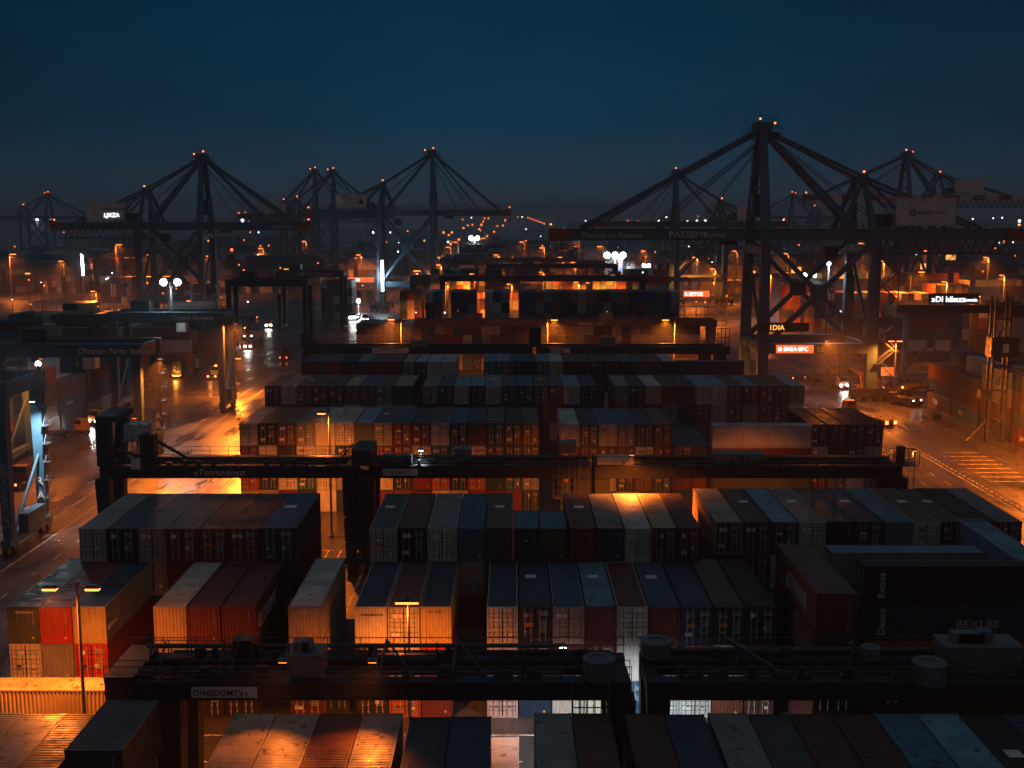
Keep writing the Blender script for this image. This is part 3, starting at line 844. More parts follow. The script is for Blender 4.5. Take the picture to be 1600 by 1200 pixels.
flood_under(r, cx, XA(890, DG, 9), 10.5, zg - .6, 900)
m = MB(); m.beam((XA(890, DG, 9) - cx, 4.6, zg + .1), (XA(890, DG, 9) - cx, 10.6, zg - .3), .12); m.build('lamp_arm', M['rail'], r)
r, cx = gantry('second dark gantry crane of the nearest line, with cable reels on top', XA(1010, DG, 10.5), XA(1680, DG, 10.5), DG, 4.2, zg, dg, (XA(1026, DG, 5), XA(1660, DG, 5)), M['steel_dark'], lw=1.5)
reel(r, XA(1037, DG, 12) - cx, 4.2, zg + dg + .1, 1.05, 1.0)
reel(r, XA(1452, DG, 11) - cx, .1, zg + dg - .1, 1.1, 1.25); reel(r, XA(1383, DG, 11.5) - cx, 3.2, zg + dg + .2, .62, .8)
cabinet(r, XA(1552, DG, 11) - cx, 2.8, zg + dg + .1, 5.2, 2.4, 1.5, roofbox=True)
reel(r, XA(1487, DG, 11) - cx, 1.3, zg + dg - .1, .8, .7, M['steel_dark'])
m = MB()
for px in (1150, 1330, 1355): m.beam((XA(px, DG, 11) - cx, 1, zg + dg), (XA(px + 14, DG, 12) - cx, 1.5, zg + dg + 1.5), .12)
m.tube((XA(1040, DG, 11) - cx, 4.2, zg + dg + .5), (XA(1640, DG, 11) - cx, 4.2, zg + dg + .5), .18, 8)
m.beam((XA(1230, DG, 11) - cx, 0, zg + dg + .2), (XA(1150, DG, 11) - cx, 4, zg + dg + 1.4), .25)
m.beam((XA(1343, DG, 12) - cx, 2, zg + dg + 1.9), (XA(1365, DG, 12) - cx, 2, zg + dg + .6), .3)
m.build('trolley_rails', M['rail'], r)
clutter(r, cx, XA(1060, DG, 11), XA(1620, DG, 11), .35, zg + dg + .08, 24, 5); clutter(r, cx, XA(1060, DG, 11), XA(1620, DG, 11), 4.0, zg + dg + .08, 18, 6)
flood_under(r, cx, XA(1100, DG, 9), 10.5, zg - .6, 1500)
m = MB(); m.beam((XA(1100, DG, 9) - cx, 4.6, zg + .1), (XA(1100, DG, 9) - cx, 10.6, zg - .3), .12); m.build('lamp_arm', M['rail'], r)

# second line (between third and fourth rows)
DG = 131
zg, dg = 11.5, 1.3
r, cx = gantry('long dark gantry crane with slanted white lettering beside the left road', XA(158, DG, 12), XA(552, DG, 12), DG, 5, zg, dg, (XA(166, DG, 6), XA(548, DG, 6)), M['steel_dark'], lw=1.6)
text('«Tonnuvénazt', 1.05, M['mark'], r, (XA(304, DG, 12) - cx, -.54, zg + .28), shear=.25)
m = MB(); x = XA(166, DG, 12) - cx; m.beam((x, 0, zg + dg + .07), (x, 0, 18), 1.5); m.beam((x, 5, zg + dg + .07), (x + .6, 5, 18), 1.3); m.box(x - .8, x + 1.6, -.6, 5.6, 18, 18.7)
m.build('upper_post', M['steel_dark'], r)
flood_under(r, cx, XA(182, DG, 18), 6.4, 17.3, 1000, SOD, (-52, 152, 0))
cabinet(r, x + 2.9, 3.0, 15.2, 2.6, 2.2, 2.0, M['house'], 'machinery_box'); cabinet(r, x + 4.6, 1.5, zg + dg + .1, 1.6, 1.6, 3.3, M['steel_dark'], 'winch_housing')
m = MB()
m.rail((x + 1.6, .2, 18), (x + 5.2, .2, 16.6), 1.2, 1, .06); m.rail((x + 1.2, 4.8, 18.2), (x + 6.2, 4.8, 16.4), 1.2, 1, .06); m.beam((x + 1, 3, 17.5), (x + 8.8, 3, 13), .3); m.beam((x + 1, 1, 14.5), (x + 6, 1, 13), .35)
for i in range(6): m.beam((x + 1.8 + i * .6, 0, 13), (x + 2.1 + i * .6, 0, 16.5), .08)
m.build('pipework', M['rail'], r)
clutter(r, cx, XA(230, DG, 12), XA(530, DG, 12), .2, zg + dg + .08, 20, 8)
m = MB(); m.box(XA(214, DG, 13) - cx - .5, XA(214, DG, 13) - cx + .6, -.66, -.6, zg + 1.0, zg + 2.3); m.build('name_plate', M['house'], r)
r, cx = gantry('middle dark gantry crane with tall laddered post and small white sign', XA(577, DG, 12), XA(922, DG, 12), DG, 5, zg, dg, (XA(566, DG, 6) + .6, XA(908, DG, 6)), M['steel_dark'], ladder_at=XA(549, DG, 6), lw=2.0)
m = MB(); x = XA(566, DG, 12) - cx; m.box(x - 1.1, x + 1.1, -.9, 5.6, zg + dg + .1, zg + dg + 1.9); m.build('post_head', M['steel_dark'], r)
m = MB(); m.rail((x - 2.6, -.7, zg + dg + 1.2), (x + .8, -.7, zg + dg + 2.0), 1.0, .8, .07); m.beam((x - 3.4, 0, zg + dg - .4), (x - 1, 0, zg + dg + 2.6), .16); m.build('platform_railing', M['rail'], r)
sign(r, XA(599, DG, 12) - cx, -.55, zg + .25, XA(639, DG, 12) - XA(599, DG, 12), .8, 'D ISSCERN', .5); sign(r, XA(640, DG, 12) - cx, -.55, zg + .25, 1.0, .8, '▪ —', .4, 'house')
cage(r, XA(884, DG, 12) - cx, -1.6, zg - 2.0, 3.0, 1.6, 4.2); cabinet(r, XA(722, DG, 14) - cx, 2.2, zg + dg + .1, 2.0, 2.0, 1.5); cabinet(r, XA(888, DG, 14) - cx, 1.5, zg + dg + 1.4, 1.9, 1.9, 1.1)
clutter(r, cx, XA(590, DG, 12), XA(910, DG, 12), .2, zg + dg + .08, 20, 9)
for i, px in enumerate((608, 632)): cabinet(r, XA(px, DG, 13) - cx, 1.5, zg + dg + .1, 1.5, 1.5, .8)
flood_under(r, cx, XA(840, DG, 12), 8, zg - 1.2, 520, SOD, (XA(840, DG, 12), DG + 24, 0))
m = MB(); m.beam((XA(840, DG, 12) - cx, 5.4, zg + .1), (XA(840, DG, 12) - cx, 8.1, zg - .3), .12); m.build('lamp_arm', M['rail'], r)
flood_under(r, cx, XA(656, DG, 14), 1.4, zg + dg + 1.55, 90)
m = MB(); m.beam((XA(656, DG, 14) - cx, 1.4, zg + dg + .05), (XA(656, DG, 14) - cx, 1.4, zg + dg + 2.0), .12); m.build('lamp_arm', M['rail'], r)
r, cx = gantry('right hand dark gantry crane of the middle line ending in a caged post', XA(929, DG, 12), XA(1408, DG, 12), DG, 5, zg, dg, (XA(940, DG, 6), XA(1400, DG, 6)), M['steel_dark'], ladder_at=XA(1413, DG, 6), lw=1.8)
cabinet(r, XA(962, DG, 13) - cx, .6, zg + dg + .1, 4.2, 1.2, .9, M['house'], 'operator_cabin'); cabinet(r, XA(1138, DG, 13) - cx, 1.5, zg + dg + .1, 3.1, 2.2, 1.1); cabinet(r, XA(1180, DG, 13) - cx, 1.5, zg + dg + .1, 2.6, 2.2, 1.0)
clutter(r, cx, XA(990, DG, 12), XA(1390, DG, 12), .2, zg + dg + .08, 26, 10)
x = XA(1405, DG, 12) - cx; m = MB(); m.rail((x - .9, -1, zg + dg + .2), (x + 1.9, -1, zg + dg + .2), 1.6, .5, .06); m.rail((x - .9, 1.2, zg + dg + .2), (x + 1.9, 1.2, zg + dg + .2), 1.6, .5, .06); m.box(x - .9, x + 1.9, -1.1, 1.3, zg + dg + .12, zg + dg + .2); m.box(x - .2, x + .6, 0, .8, zg + dg + .21, zg + dg + 2.2)
flood_under(r, cx, XA(1405, DG, 12) + 1.9, .8, zg + dg + 1.6, 3200, SOD, (75, 150, 0))  # flood added here to raise the amber on the right road
m.build('platform_railing', M['rail'], r)
for px, yy, zz, pw in ((972, -10.2, 16.2, 1500), (1245, 8, zg - 1.2, 620), (1090, 8, zg - 1.2, 150), (960, 8, zg - 1.2, 330)):
    flood_under(r, cx, XA(px, DG, 13), yy, zz, pw, SOD, None if yy < 0 else (XA(px, DG, 13), DG + 24, 0))
    m = MB(); m.beam((XA(px, DG, 13) - cx, 0 if yy < 0 else yy, zg + (dg if yy < 0 else 0)), (XA(px, DG, 13) - cx, yy, zz + .1), .14); m.build('lamp_arm', M['rail'], r)
# third line
DG = 250
zg, dg = 11.9, 1.5
r, cx = gantry('dark gantry crane with a sloping boom, between lamp posts, left', XA(474, DG, 12.5), XA(832, DG, 12.5), DG, 6, zg, dg, (XA(480, DG, 6), XA(826, DG, 6)), M['steel_dark'], lw=1.8)
m = MB(); m.beam((XA(474, DG, 16) - cx, -1, 16.3), (XA(542, DG, 10) - cx, -1, 9.2), .9, 1.3); m.build('sloping_boom', M['steel_dark'], r)
cabinet(r, XA(480, DG, 16) - cx, 0, zg + dg + .1, 2.4, 3, 2.6, M['steel_dark'], 'machinery_box'); sign(r, XA(582, DG, 12) - cx, -.6, zg + .2, 8, 1.1, 'HLATTIC CN', .9, 'house')
cabinet(r, XA(655, DG, 14) - cx, 0, zg + dg + .1, 3.5, 2.5, 1.2)
r, cx = gantry('dark gantry crane with pale name strip, between lamp posts, right', XA(838, DG, 12.5), XA(1140, DG, 12.5), DG, 6, zg, dg, (XA(846, DG, 6), XA(1102, DG, 6), XA(1126, DG, 6)), M['steel_dark'], lw=1.8, ladder_at=XA(843, DG, 6))
sign(r, XA(860, DG, 12) - cx, -.6, zg + .25, 4.2, 1.0, 'KISTEEL', .8, 'house'); cabinet(r, XA(949, DG, 14) - cx, 0, zg + dg + .1, 3.3, 3, 1.9); cabinet(r, XA(836, DG, 14) - cx, 0, zg + dg + .1, 2.6, 3, 4.0, M['steel_dark'], 'machinery_box')
m = MB(); x = XA(1128, DG, 14) - cx; m.rail((x - 1, 0, zg + dg), (x + 1.6, 0, zg + dg), 4.0, .8, .15); m.build('mast_frame', M['rail'], r)
DG = 304
r, cx = gantry('brown lit gantry crane over the orange lit stacks, further back', XA(648, DG, 13), XA(1120, DG, 13), DG, 5, 12.9, 1.6, (XA(654, DG, 6), XA(838, DG, 6), XA(1112, DG, 6)), M['brownsteel'], lw=1.8)
cabinet(r, XA(742, DG, 15) - cx, 0, 14.7, 4, 3, 1.4, M['brownsteel']); cabinet(r, XA(946, DG, 15) - cx, 0, 14.7, 3.6, 3, 1.4); text('Aldmar...sr?', 1.3, M['mark'], r, (XA(904, DG, 13) - cx, -.6, 13.2))
DG = 384
for i, (a, b, dz) in enumerate(((686, 1010, 0),)):
    r, cx = gantry('hazy dark gantry crane far down the middle rows', XA(a, DG, 20), XA(b, DG, 20), DG, 5, 20.4, 1.6, (XA(a + 6, DG, 10), XA(b - 6, DG, 10)), M['steel_dark'], lw=1.8)
for DG, a, b, lab in ((470, 760, 965, 'small hazy gantry crane under the white glare'), (540, 740, 900, 'smallest hazy gantry crane near the horizon lamps')):
    r, cx = gantry(lab, XA(a, DG, 20), XA(b, DG, 20), DG, 5, 21, 1.6, (XA(a + 4, DG, 10), XA(b - 4, DG, 10)), M['steel_dark'], lw=1.8, rails=False)

# tall tyre-mounted cranes along the left road
def tall_rtg(label, y, wb, zb, xr=-62.0, xl=-84.7, mat=None, depth=2.0, body=None, bx=0, size=1.5, tier=None):
    mat = mat or M['steel']
    r, cx = gantry(label, xl - 1, xr + 1, y, wb, zb, depth, (xl, xr), mat, 'tall tyred gantry cranes along the left road', 1.3, 1.5)
    if body: text(body, size, M['mark'], r, (bx - cx, -.78, zb + .5), shear=.15)
    cabinet(r, -6, wb / 2, zb + depth + .1, 4, wb * .7, 2.2, M['steel_dark'], 'trolley'); cabinet(r, 2, wb / 2, zb - 2.6, 2.0, 2.2, 2.2, M['house'], 'operator_cabin')
    cabinet(r, xr - cx + .9, wb * .45, 2.2, 1.2, wb * .5, 2.4, mat, 'engine_box')
    m = MB(); x = xr - cx + .95
    for i in range(int(zb / 2.4)):
        z = 2.5 + i * 2.4; m.box(x - .3, x + .7, wb - 1.6, wb + .4, z, z + .06); m.rail((x + .7, wb - 1.6, z), (x + .7, wb + .4, z), 1, 1, .05)
        m.beam((x + .2, wb - 1.5, z), (x + .2, wb + .2, z + 2.4), .09)
    m.build('stair', M['rail'], r)
    return r, cx
r, cx = tall_rtg('blue tyred gantry crane at the left edge with floodlit leg marked A', 138, 10.6, 19.6)
text('Oconmougd', 1.6, M['markd'], r, (-62 - cx + .45, -.78, 3.5), (R(90), R(-90), 0))
text('R', 1.5, M['mark'], r, (-62 - cx - .45, 10.6 - .78, 6.6)); text('A', 1.5, M['mark'], r, (-62 - cx - .45, 10.6 - .78, 4.7))
flood_under(r, cx, -60.9, 6.4, 18.2, 3600, COOL, (-62, 149.5, 5))
m = MB(); m.box(-62 - cx - .3, -62 - cx + 1.2, 4.2, 6, 3.2, 4.6); m.build('sill_board', M['house'], r)
r, cx = tall_rtg('blue tyred gantry crane with white italic lettering, second along the left road', 189, 10, 18.6, body='Ohntian Nrto Indunts', bx=XA(123, 189, 19.6), size=1.45)
text('A\nR', 1.6, M['mark'], r, (-62 - cx - .3, 10 - .8, 6.5)); text('X', 1.7, M['mark'], r, (-62 - cx - .3, -.8, 6.5))
flood_under(r, cx, -59.8, 5, 17.6, 6200, SOD, (-56, 176, 0))
flood_under(r, cx, -80, 5, 17.6, 1500, SOD)
m = MB(); m.beam((-62 - cx, 5, 17.9), (-59.6 - cx, 5, 17.7), .15); m.build('lamp_arm', M['rail'], r)
r, cx = tall_rtg('blue tyred gantry crane under the twin floodlights, third along the left road', 244, 9, 19.4, body='Centre Gurgons', bx=XA(271, 244, 20.5), size=1.3)
flood_under(r, cx, -59.8, 4.5, 18.6, 6000, SOD, (-56, 222, 0))  # added flood, lifts the amber light along the left road
m = MB(); m.beam((-62 - cx, 4.5, 18.9), (-59.6 - cx, 4.5, 18.75), .15); m.build('lamp_arm', M['rail'], r)
m = MB()
for px in (266, 301, 342):
    x = XA(px, 252, 22) - cx; m.beam((x, 7.4, 21.5), (x, 7.4, 26.4), .45); m.beam((x - 1.5, 7.4, 24.6), (x + 1.6, 7.4, 24.9), .3); m.box(x - .5, x + .5, 7, 7.8, 26.4, 26.9)
m.build('signal_posts', M['white'], r)
cabinet(r, XA(300, 252, 24) - cx, 8, 21.6, 10, 1.6, 1.4, M['house'], 'machinery_box')
tall_rtg('hazy dark tyred gantry crane, fourth along the left road', 345, 9, 21.0, mat=M['steel_dark'])
tall_rtg('hazy dark tyred gantry crane, farthest along the left road', 420, 9, 20.0, mat=M['steel_dark'], body='ABERCO Culcomin', bx=-78, size=1.6)
# right-hand braced portal
DB = 290
r = thing('gantry_crane', 'dark portal crane with an X braced frame lit orange, right side', 'gantry crane', (XA(1411, DB, 0), DB, 0), 0, 'gantry cranes over the container stacks')
x1 = XA(1490, DB, 0) - XA(1411, DB, 0); zt = ZA(489, DB)
for lx, w_ in ((0, 1.0), (x1, 2.2)):
    m = MB(); m.beam((lx, 0, 1.2), (lx, 0, zt), w_, 1.6); m.build('leg', M['steel_grey'], r)
m = MB(); m.beam((.4, 0, 3), (x1 - .6, 0, zt - 1), .5); m.build('brace', M['steel_grey'], r)
m = MB(); m.beam((.4, .05, zt - 1.2), (x1 - .6, .05, 3.2), .45); m.tube((x1 / 2, -.6, zt / 2 + 1), (x1 / 2, .6, zt / 2 + 1), 1.2, 14); m.build('brace', M['steel_grey'], r)
m = MB(); m.box(-2, x1 + 40, -1, 1, zt, zt + 2.0); m.rail((-2, -1, zt + 2), (x1 + 40, -1, zt + 2), 1.2, 2, .08); m.build('girder', M['steel_dark'], r)
m = MB(); m.box(-2, x1 + 2, -.8, .8, 1.3, 2.3); m.build('sill_beam', M['steel_grey'], r)
for xx in (-1, 1, x1 - 1, x1 + 1): o = link('wheel', TM['wheel'], r, (xx, 0, .75))
sx0 = XA(1455, DB, 22) - XA(1411, DB, 0)
m = MB(); m.box(sx0 - 1, sx0 + 11.5, -1.4, -1.02, zt + 2.4, zt + 5.0); m.build('sign_board', M['steel_dark'], r)
text('»DI kibazz', 2.0, M['sign_white'], r, (sx0 - .4, -1.45, zt + 2.9)); text('Termocha', 1.2, M['sign_white'], r, (sx0 + 7.6, -1.47, zt + 3.0), sx=.7)

# ------------------------------------------------------------------ ship-to-shore cranes
def quay_crane(label, X, Y, d, g_, hb, ha, out, back, w=19, mat=None, house=None, lod=0, stripes=False, boomtext=(), wide=1.05, htext_lit=False, low=11.0):
    """X: waterside legs; outreach towards d (+1/-1); landside legs g_ behind"""
    mat = mat or M['steel']
    r = thing('quay_crane', label, 'quay crane', (X, Y, 0), 0, 'ship to shore cranes along the quays')
    P = lambda u, y, z: Vector((d * u, y, z))
    hw = w / 2; bd = 2.5; bt = hb + bd
    for u in (0, -g_):
        for sy in (-1, 1):
            m = MB(); m.beam(P(u, sy * hw, 3), P(u, sy * hw * .92, hb + (3 if u else 2)), 2.3 * wide, 1.9 * wide, 0, 1.9 * wide, 1.7 * wide)
            lg = m.build('leg', mat, r)
            m = MB(); m.box(d * u - 4.5, d * u + 4.5, sy * hw - .9, sy * hw + .9, 1.2, 3)
            for k in range(4): m.tube((d * u - 3.6 + k * 2.4, sy * hw - .5, .6), (d * u - 3.6 + k * 2.4, sy * hw + .5, .6), .6, 12)
            m.build('bogie', M['steel_dark'], lg)
    for sy in (-1, 1):
        m = MB(); a, b = sorted((d * -1.1, d * (-g_ + 1.1))); m.box(a, b, sy * hw - .8, sy * hw + .8, low, low + 2.3); m.build('portal_beam', mat, r)
        for k in (0, 1):
            m = MB(); z0, z1 = (low + 2.4, hb - .6) if k == 0 else (hb - .6, low + 2.4)
            m.beam(P(-1, sy * hw * .98 + k * .1, z0), P(-g_ + 1, sy * hw * .98 + k * .1, z1), 1.2 * wide, 1.0); 
            if k == 0: m.box(d * -g_ / 2 - 1.8, d * -g_ / 2 + 1.8, sy * hw * .98 - .7, sy * hw * .98 + .7, (hb + low) / 2 - .8, (hb + low) / 2 + 2.6)
            m.build('brace', mat, r)
    for u in (0, -g_):
        m = MB()
        for z in (low, hb - 3.2): m.box(d * u - .8, d * u + .8, -hw + 1, hw - 1, z, z + 2)
        m.beam(P(u, -hw + 1, low + 2), P(u, hw - 1, hb - 3), .7); m.build('cross_beam', mat, r)
    # girders
    for sy in (-1, 1):
        m = MB(); a, b = sorted((d * (out - 5), d * (-g_ - back + 4.5)))
        if stripes:
            n = 16
            for i in range(n): m.box(a + (b - a) * i / n, a + (b - a) * (i + 1) / n, sy * 3 - .7, sy * 3 + .7, hb, bt, 1 + i % 2)
            m.build('boom', [mat, M['tip'], M['white']], r)
        else:
            m.box(a, b, sy * 3 - .7, sy * 3 + .7, hb, bt)
            m.box(a, b, sy * 3 - .85, sy * 3 + .85, bt, bt + .1); m.box(a, b, sy * 3 - .85, sy * 3 + .85, hb - .1, hb)
            m.build('boom', mat, r)
    m = MB()
    for i in range(10): 
        u = out - 6 - (out + g_ + back - 12) * i / 9; m.beam(P(u, -2.3, hb + 1.2), P(u, 2.3, hb + 1.2), .6)
    m.build('cross_ties', mat, r)
    for u0, u1 in ((out - 5, out), (-g_ - back + 4.5, -g_ - back)):
        m = MB(); a, b = sorted((d * u0, d * u1)); m.box(a, b, -3.9, 3.9, hb - .15, bt + .15); m.build('boom_tip', M['tip'], r)
    m = MB(); u = out - 1.5
    for uu in (u - 1.6, u + 1.4):
        for yy in (-2, 0): m.beam(P(uu, yy, hb - .2), P(uu, yy, hb - 2.2), .25)
    m.box(*sorted((d * (u - 1.8), d * (u + 1.6))), -2.2, .2, hb - 2.4, hb - 2.2); m.build('tip_cage', M['rail'], r)
    if lod == 0:
        m = MB()
        for sy in (-1, 1): m.rail(P(out - 5, sy * 3.9, bt + .1), P(-g_ - back + 4, sy * 3.9, bt + .1), 1.3, 2.5, .09)
        m.build('railing', M['rail'], r)
    # lattice under back reach
    m = MB(); n = 14
    for sy in (-1, 1):
        m.beam(P(-g_ - 1, sy * 3, hb - 3.1), P(-g_ - back + 3, sy * 3, hb - 3.1), .35)
        for i in range(n):
            ua, ub = -g_ - 1 - (back - 4) * i / n, -g_ - 1 - (back - 4) * (i + .5) / n; uc = -g_ - 1 - (back - 4) * (i + 1) / n
            m.beam(P(ua, sy * 3, hb - 3.1), P(ub, sy * 3, hb), .22); m.beam(P(ub, sy * 3, hb), P(uc, sy * 3, hb - 3.1), .22)
    m.build('lattice_truss', mat, r)
    # waterside mast
    top = [P(-.4, -1.7, ha - 1), P(-.4, 1.7, ha - 1)]
    for sy, t in ((-1, top[0]), (1, top[1])):
        m = MB(); m.beam(P(0, sy * hw * .92, hb + 2), t, 1.9 * wide, 1.6 * wide, 0, 1.4 * wide, 1.3); m.build('mast_leg', mat, r)
    m = MB()
    for f in (.2, .42, .62, .8):
        a = Vector(P(0, -hw * .92, hb + 2)).lerp(top[0], f); b = Vector(P(0, hw * .92, hb + 2)).lerp(top[1], f); m.beam(a, b, .6)
    for i in range(14):
        z = hb + 3 + (ha - hb - 5) * i / 14; f = (z - hb - 2) / (ha - hb - 3); yy = hw * .92 * (1 - f) + 1.2 * f
        m.box(*sorted((d * 1.0, d * 2.2)), -yy * .5 - .6, -yy * .5 + .6, z, z + .07)
        m.beam(P(1.4, -yy * .5, z), P(1.8, -yy * .5 + .4, z + (ha - hb - 5) / 14), .14)
    if lod == 0: m.rail(P(2.2, -hw * .5, hb + 4), P(2.2, -1, ha - 3), .01, 1.6, .08)
    m.build('mast_ladder', M['rail'], r)
    m = MB(); m.box(*sorted((d * -2.4, d * 1.4)), -2.6, 2.6, ha - 1.3, ha + .4); m.box(*sorted((d * -4.4, d * 3.0)), -3.2, 3.2, ha - 2.2, ha - 2.0)
    for yy in (-3.2, 3.2): m.rail(P(-4.4, yy, ha - 2.0), P(3.0, yy, ha - 2), 1.3, 1, .09)
    m.rail(P(-4, -1, ha + .4), P(0, -1, ha + .4), 1.5, 1, .09); m.beam(P(0, 0, ha + .4), P(0, 0, ha + 3.2), .12)
    m.build('mast_head', mat, r)
    if lod == 0:
        m = MB(); m.box(*sorted((d * -1.6, d * 1.6)), -2.4, 1.0, hb + 5.5, hb + 10.5); m.box(*sorted((d * -2.4, d * 2.4)), -3.6, 2, hb + 5.2, hb + 5.45); m.rail(P(-2.4, -3.6, hb + 5.45), P(2.4, -3.6, hb + 5.45), 1.2, 1, .08); m.build('lift_housing', mat, r)
    # landside A frames
    lt = hb + 14 if lod == 0 else hb + 12
    for sy in (-1, 1):
        m = MB(); tp = P(-g_ + 1.4, sy * 3.4, lt)
        m.beam(P(-g_, sy * hw * .75, bt), tp, 1.3 * wide, 1.2, 0, .9, .9); m.beam(P(-g_ + 6, sy * 3.2, bt), tp, 1.0, 1.0, 0, .8, .8); m.box(tp.x - .9, tp.x + .9, tp.y - .8, tp.y + .8, lt - .3, lt + .7)
        m.build('rear_mast', mat, r)
    # stays
    for sy in (-1, 1):
        a = P(.4, sy * 1.1, ha - 1.4)
        m = MB(); m.beam(a, P(out * .84, sy * 3, bt + .2), .55 * wide, 1.0 * wide); m.build('forestay', mat, r)
        if d > 0:
            m = MB(); m.beam(a, P(out * .58, sy * 3, bt + .2), .45 * wide, .6 * wide); m.build('forestay', mat, r)
        m = MB()
        for f, zo in ((.52, 4), (.48, 4.6), (.8, 2.2), (.3, 5.5)): m.beam(P(.4, sy * 1.1, ha - zo), P(out * f, sy * 3, bt), .16)
        m.build('hoist_rope', M['rail'], r)
        b = P(-g_ + 1.4, sy * 3.4, lt + .2)
        m = MB(); m.beam(P(-1, sy * 1.1, ha - 1.3), b, .5 * wide, .7 * wide); m.beam(b, P(-g_ - back * .72, sy * 3, bt + .2), .5 * wide, .7 * wide); m.build('backstay', mat, r)
        m = MB(); m.beam(P(-1, sy * 1.4, ha - 1.8), P(-g_ + 2.5, sy * 3, bt + .3), .95 * wide, .95 * wide); m.build('mast_strut', mat, r)
        m = MB(); m.beam(b, P(-g_ - back * .3, sy * 3, bt + .2), .5, .6); m.build('rear_strut', mat, r)
        m = MB(); m.beam(P(-1, sy * .8, ha - 1.8), P(-g_ - 5, sy * 2.6, bt + .2), .18); m.beam(P(-1, sy * .8, ha - 1.2), P(-g_ - back * .5, sy * 2.6, bt + .2), .16); m.build('hoist_rope', M['rail'], r)
    # machinery house
    hx0, hx1 = sorted((d * (-g_ - 6.0), d * (-g_ - 19.5)))
    m = MB(); m.box(hx0, hx1, -4.2, 4.2, bt + 1.2, bt + 6.8); m.box(hx0 - .2, hx1 + .2, -4.4, 4.4, bt + 6.8, bt + 7.05); m.box(hx0, hx1, -4.6, 4.6, bt + .8, bt + 1.1)
    for i in range(1, 4): m.box(hx0 + (hx1 - hx0) * i / 4 - .05, hx0 + (hx1 - hx0) * i / 4 + .05, -4.25, -4.2, bt + 1.2, bt + 6.8)
    hs_ = m.build('machinery_house', M['house'], r)
    if house:
        for body, sz, dx, dz, mt in house: text(body, sz, M[mt], hs_, (hx0 + dx, -4.28, bt + dz), shear=.1)
    m = MB()
    for k in range(6): m.box(*sorted((d * (-g_ - 2 - k * .6), d * (-g_ - 2.5 - k * .6))), -3.5, 3.5, bt + .3, bt + 1.6 + (k % 3) * .9)
    m.build('winch_drums', M['steel_dark'], r)
    m = MB(); m.box(*sorted((d * 5, d * 9)), -2.6, 2.6, hb - 1.1, hb - .25); m.build('trolley', M['steel_dark'], r)
    m = MB(); u = -g_ + 6; m.box(*sorted((d * u, d * (u + 3))), -1.6, 1.6, hb - 4.2, hb - 1.4); m.build('operator_cab', M['steel_dark'], r)
    # stair tower on landside near leg
    m = MB(); n = int((hb - 4) / 2.9); ux = -g_ - 2.2
    for i in range(n):
        z = 3 + i * 2.9; a, b = (ux - 2.6, ux + .8) if i % 2 else (ux + .8, ux - 2.6)
        for yy in (-hw - 1.2, -hw - .3): m.beam(P(a, yy, z), P(b, yy, z + 2.9), .16); m.beam(P(a, yy, z + 1), P(b, yy, z + 3.9), .09)
        m.box(*sorted((d * (b - .9), d * (b + .9))), -hw - 1.5, -hw + .1, z + 2.86, z + 2.96)
        for q in range(8): m.beam(P(a + (b - a) * q / 8, -hw - 1.2, z + 2.9 * q / 8), P(a + (b - a) * q / 8, -hw - .3, z + 2.9 * q / 8), .2, .05)
    for uu in (ux - 3, ux + 1.2): m.beam(P(uu, -hw - .7, 2), P(uu, -hw - .7, hb), .22)
    m.build('stair_tower', M['rail'], r)
    for k, (u, yy, z) in enumerate(((.2, -1, ha + 1.0), (-3.6, 1, ha + .2), (out - .6, -2, bt + .9), (-g_ + 1.4, -3.4, lt + 1.2), (-g_ - back + 1, -2, bt + .8))):
        m = MB(); s = .10 + Y * .00028; m.box(d * u - s, d * u + s, yy - s, yy + s, z, z + 2 * s); m.build('warning_lamp', M['redlamp'], r)
    for body, sz, px, mt in boomtext:
        text(body, sz, M[mt], r, (XA(px, Y - 3.9, hb + 1) - X, -3.9, hb + .62), sx=1.15)
    return r
r1 = quay_crane('largest blue quay crane with lettered boom and white machinery house, right', 56.5, 268, -1, 24.5, 36.2, 62.3, 48.2, 36, 20, house=(('ɢ', 2.6, 3.0, 3.0, 'dark_mark'), ('ſ', 2.4, 2.5, 3.6, 'orange_mark'), ('Quo Terminale', 1.0, 4.8, 3.5, 'dark_mark')),
                boomtext=(('Fheorly xd Fnoveni', 1.55, 909, 'mark'), ('ʘ', 1.6, 1006, 'orange_mark'), ('PAESEMKovo', 2.0, 1045, 'mark')))
sb = MB(); sb.box(XA(1213, 257, 12) - 56.5, XA(1271, 257, 12) - 56.5, -11.2, -10.9, 11.2, 13.0); flood_under(r1, 56.5, 70, -13.0, 14.0, 9000, SOD, (71, 211, 0))
s = sb.build('sign_board', M['sign_red'], r1)
text('◪ EREA·EFC', 1.25, M['sign_white'], s, (XA(1215, 257, 12) - 56.5, -11.25, 11.7), sx=1.05)
text('50', 1.6, M['mark'], r1, (XA(1276, 257, 12) - 56.5, -10.95, 11.5))
m = MB(); m.box(-1.5, 10, -11.0, -10.82, 16.0, 18.0); s = m.build('sign_board', M['steel_dark'], r1); text('1DIA', 1.6, M['window'], s, (1, -11.05, 16.4))
quay_crane('blue quay crane with a lit name on its white house, left', -110.5, 420, 1, 22, 37.0, 63.5, 38, 33, 18, house=(('WUNDESTEI', 1.5, 5.2, 4.3, 'dark_mark'), ('LJXZA', 2.0, 6.2, 2.0, 'sign_white')), boomtext=(('WERSEO', 1.6, 425, 'mark'),))
quay_crane('blue quay crane with a black emblem on its white house, centre left', -35, 520, 1, 23.5, 42.2, 70.5, 34.5, 33, 19, house=(('▲', 3.2, 9.5, 2.6, 'dark_mark'),), boomtext=(('NO SSEHOM', 1.7, 695, 'markd'),))
quay_crane('hazy quay crane standing behind the largest crane boom', 78.5, 560, -1, 23, 37, 63.5, 40, 30, 18, lod=1)
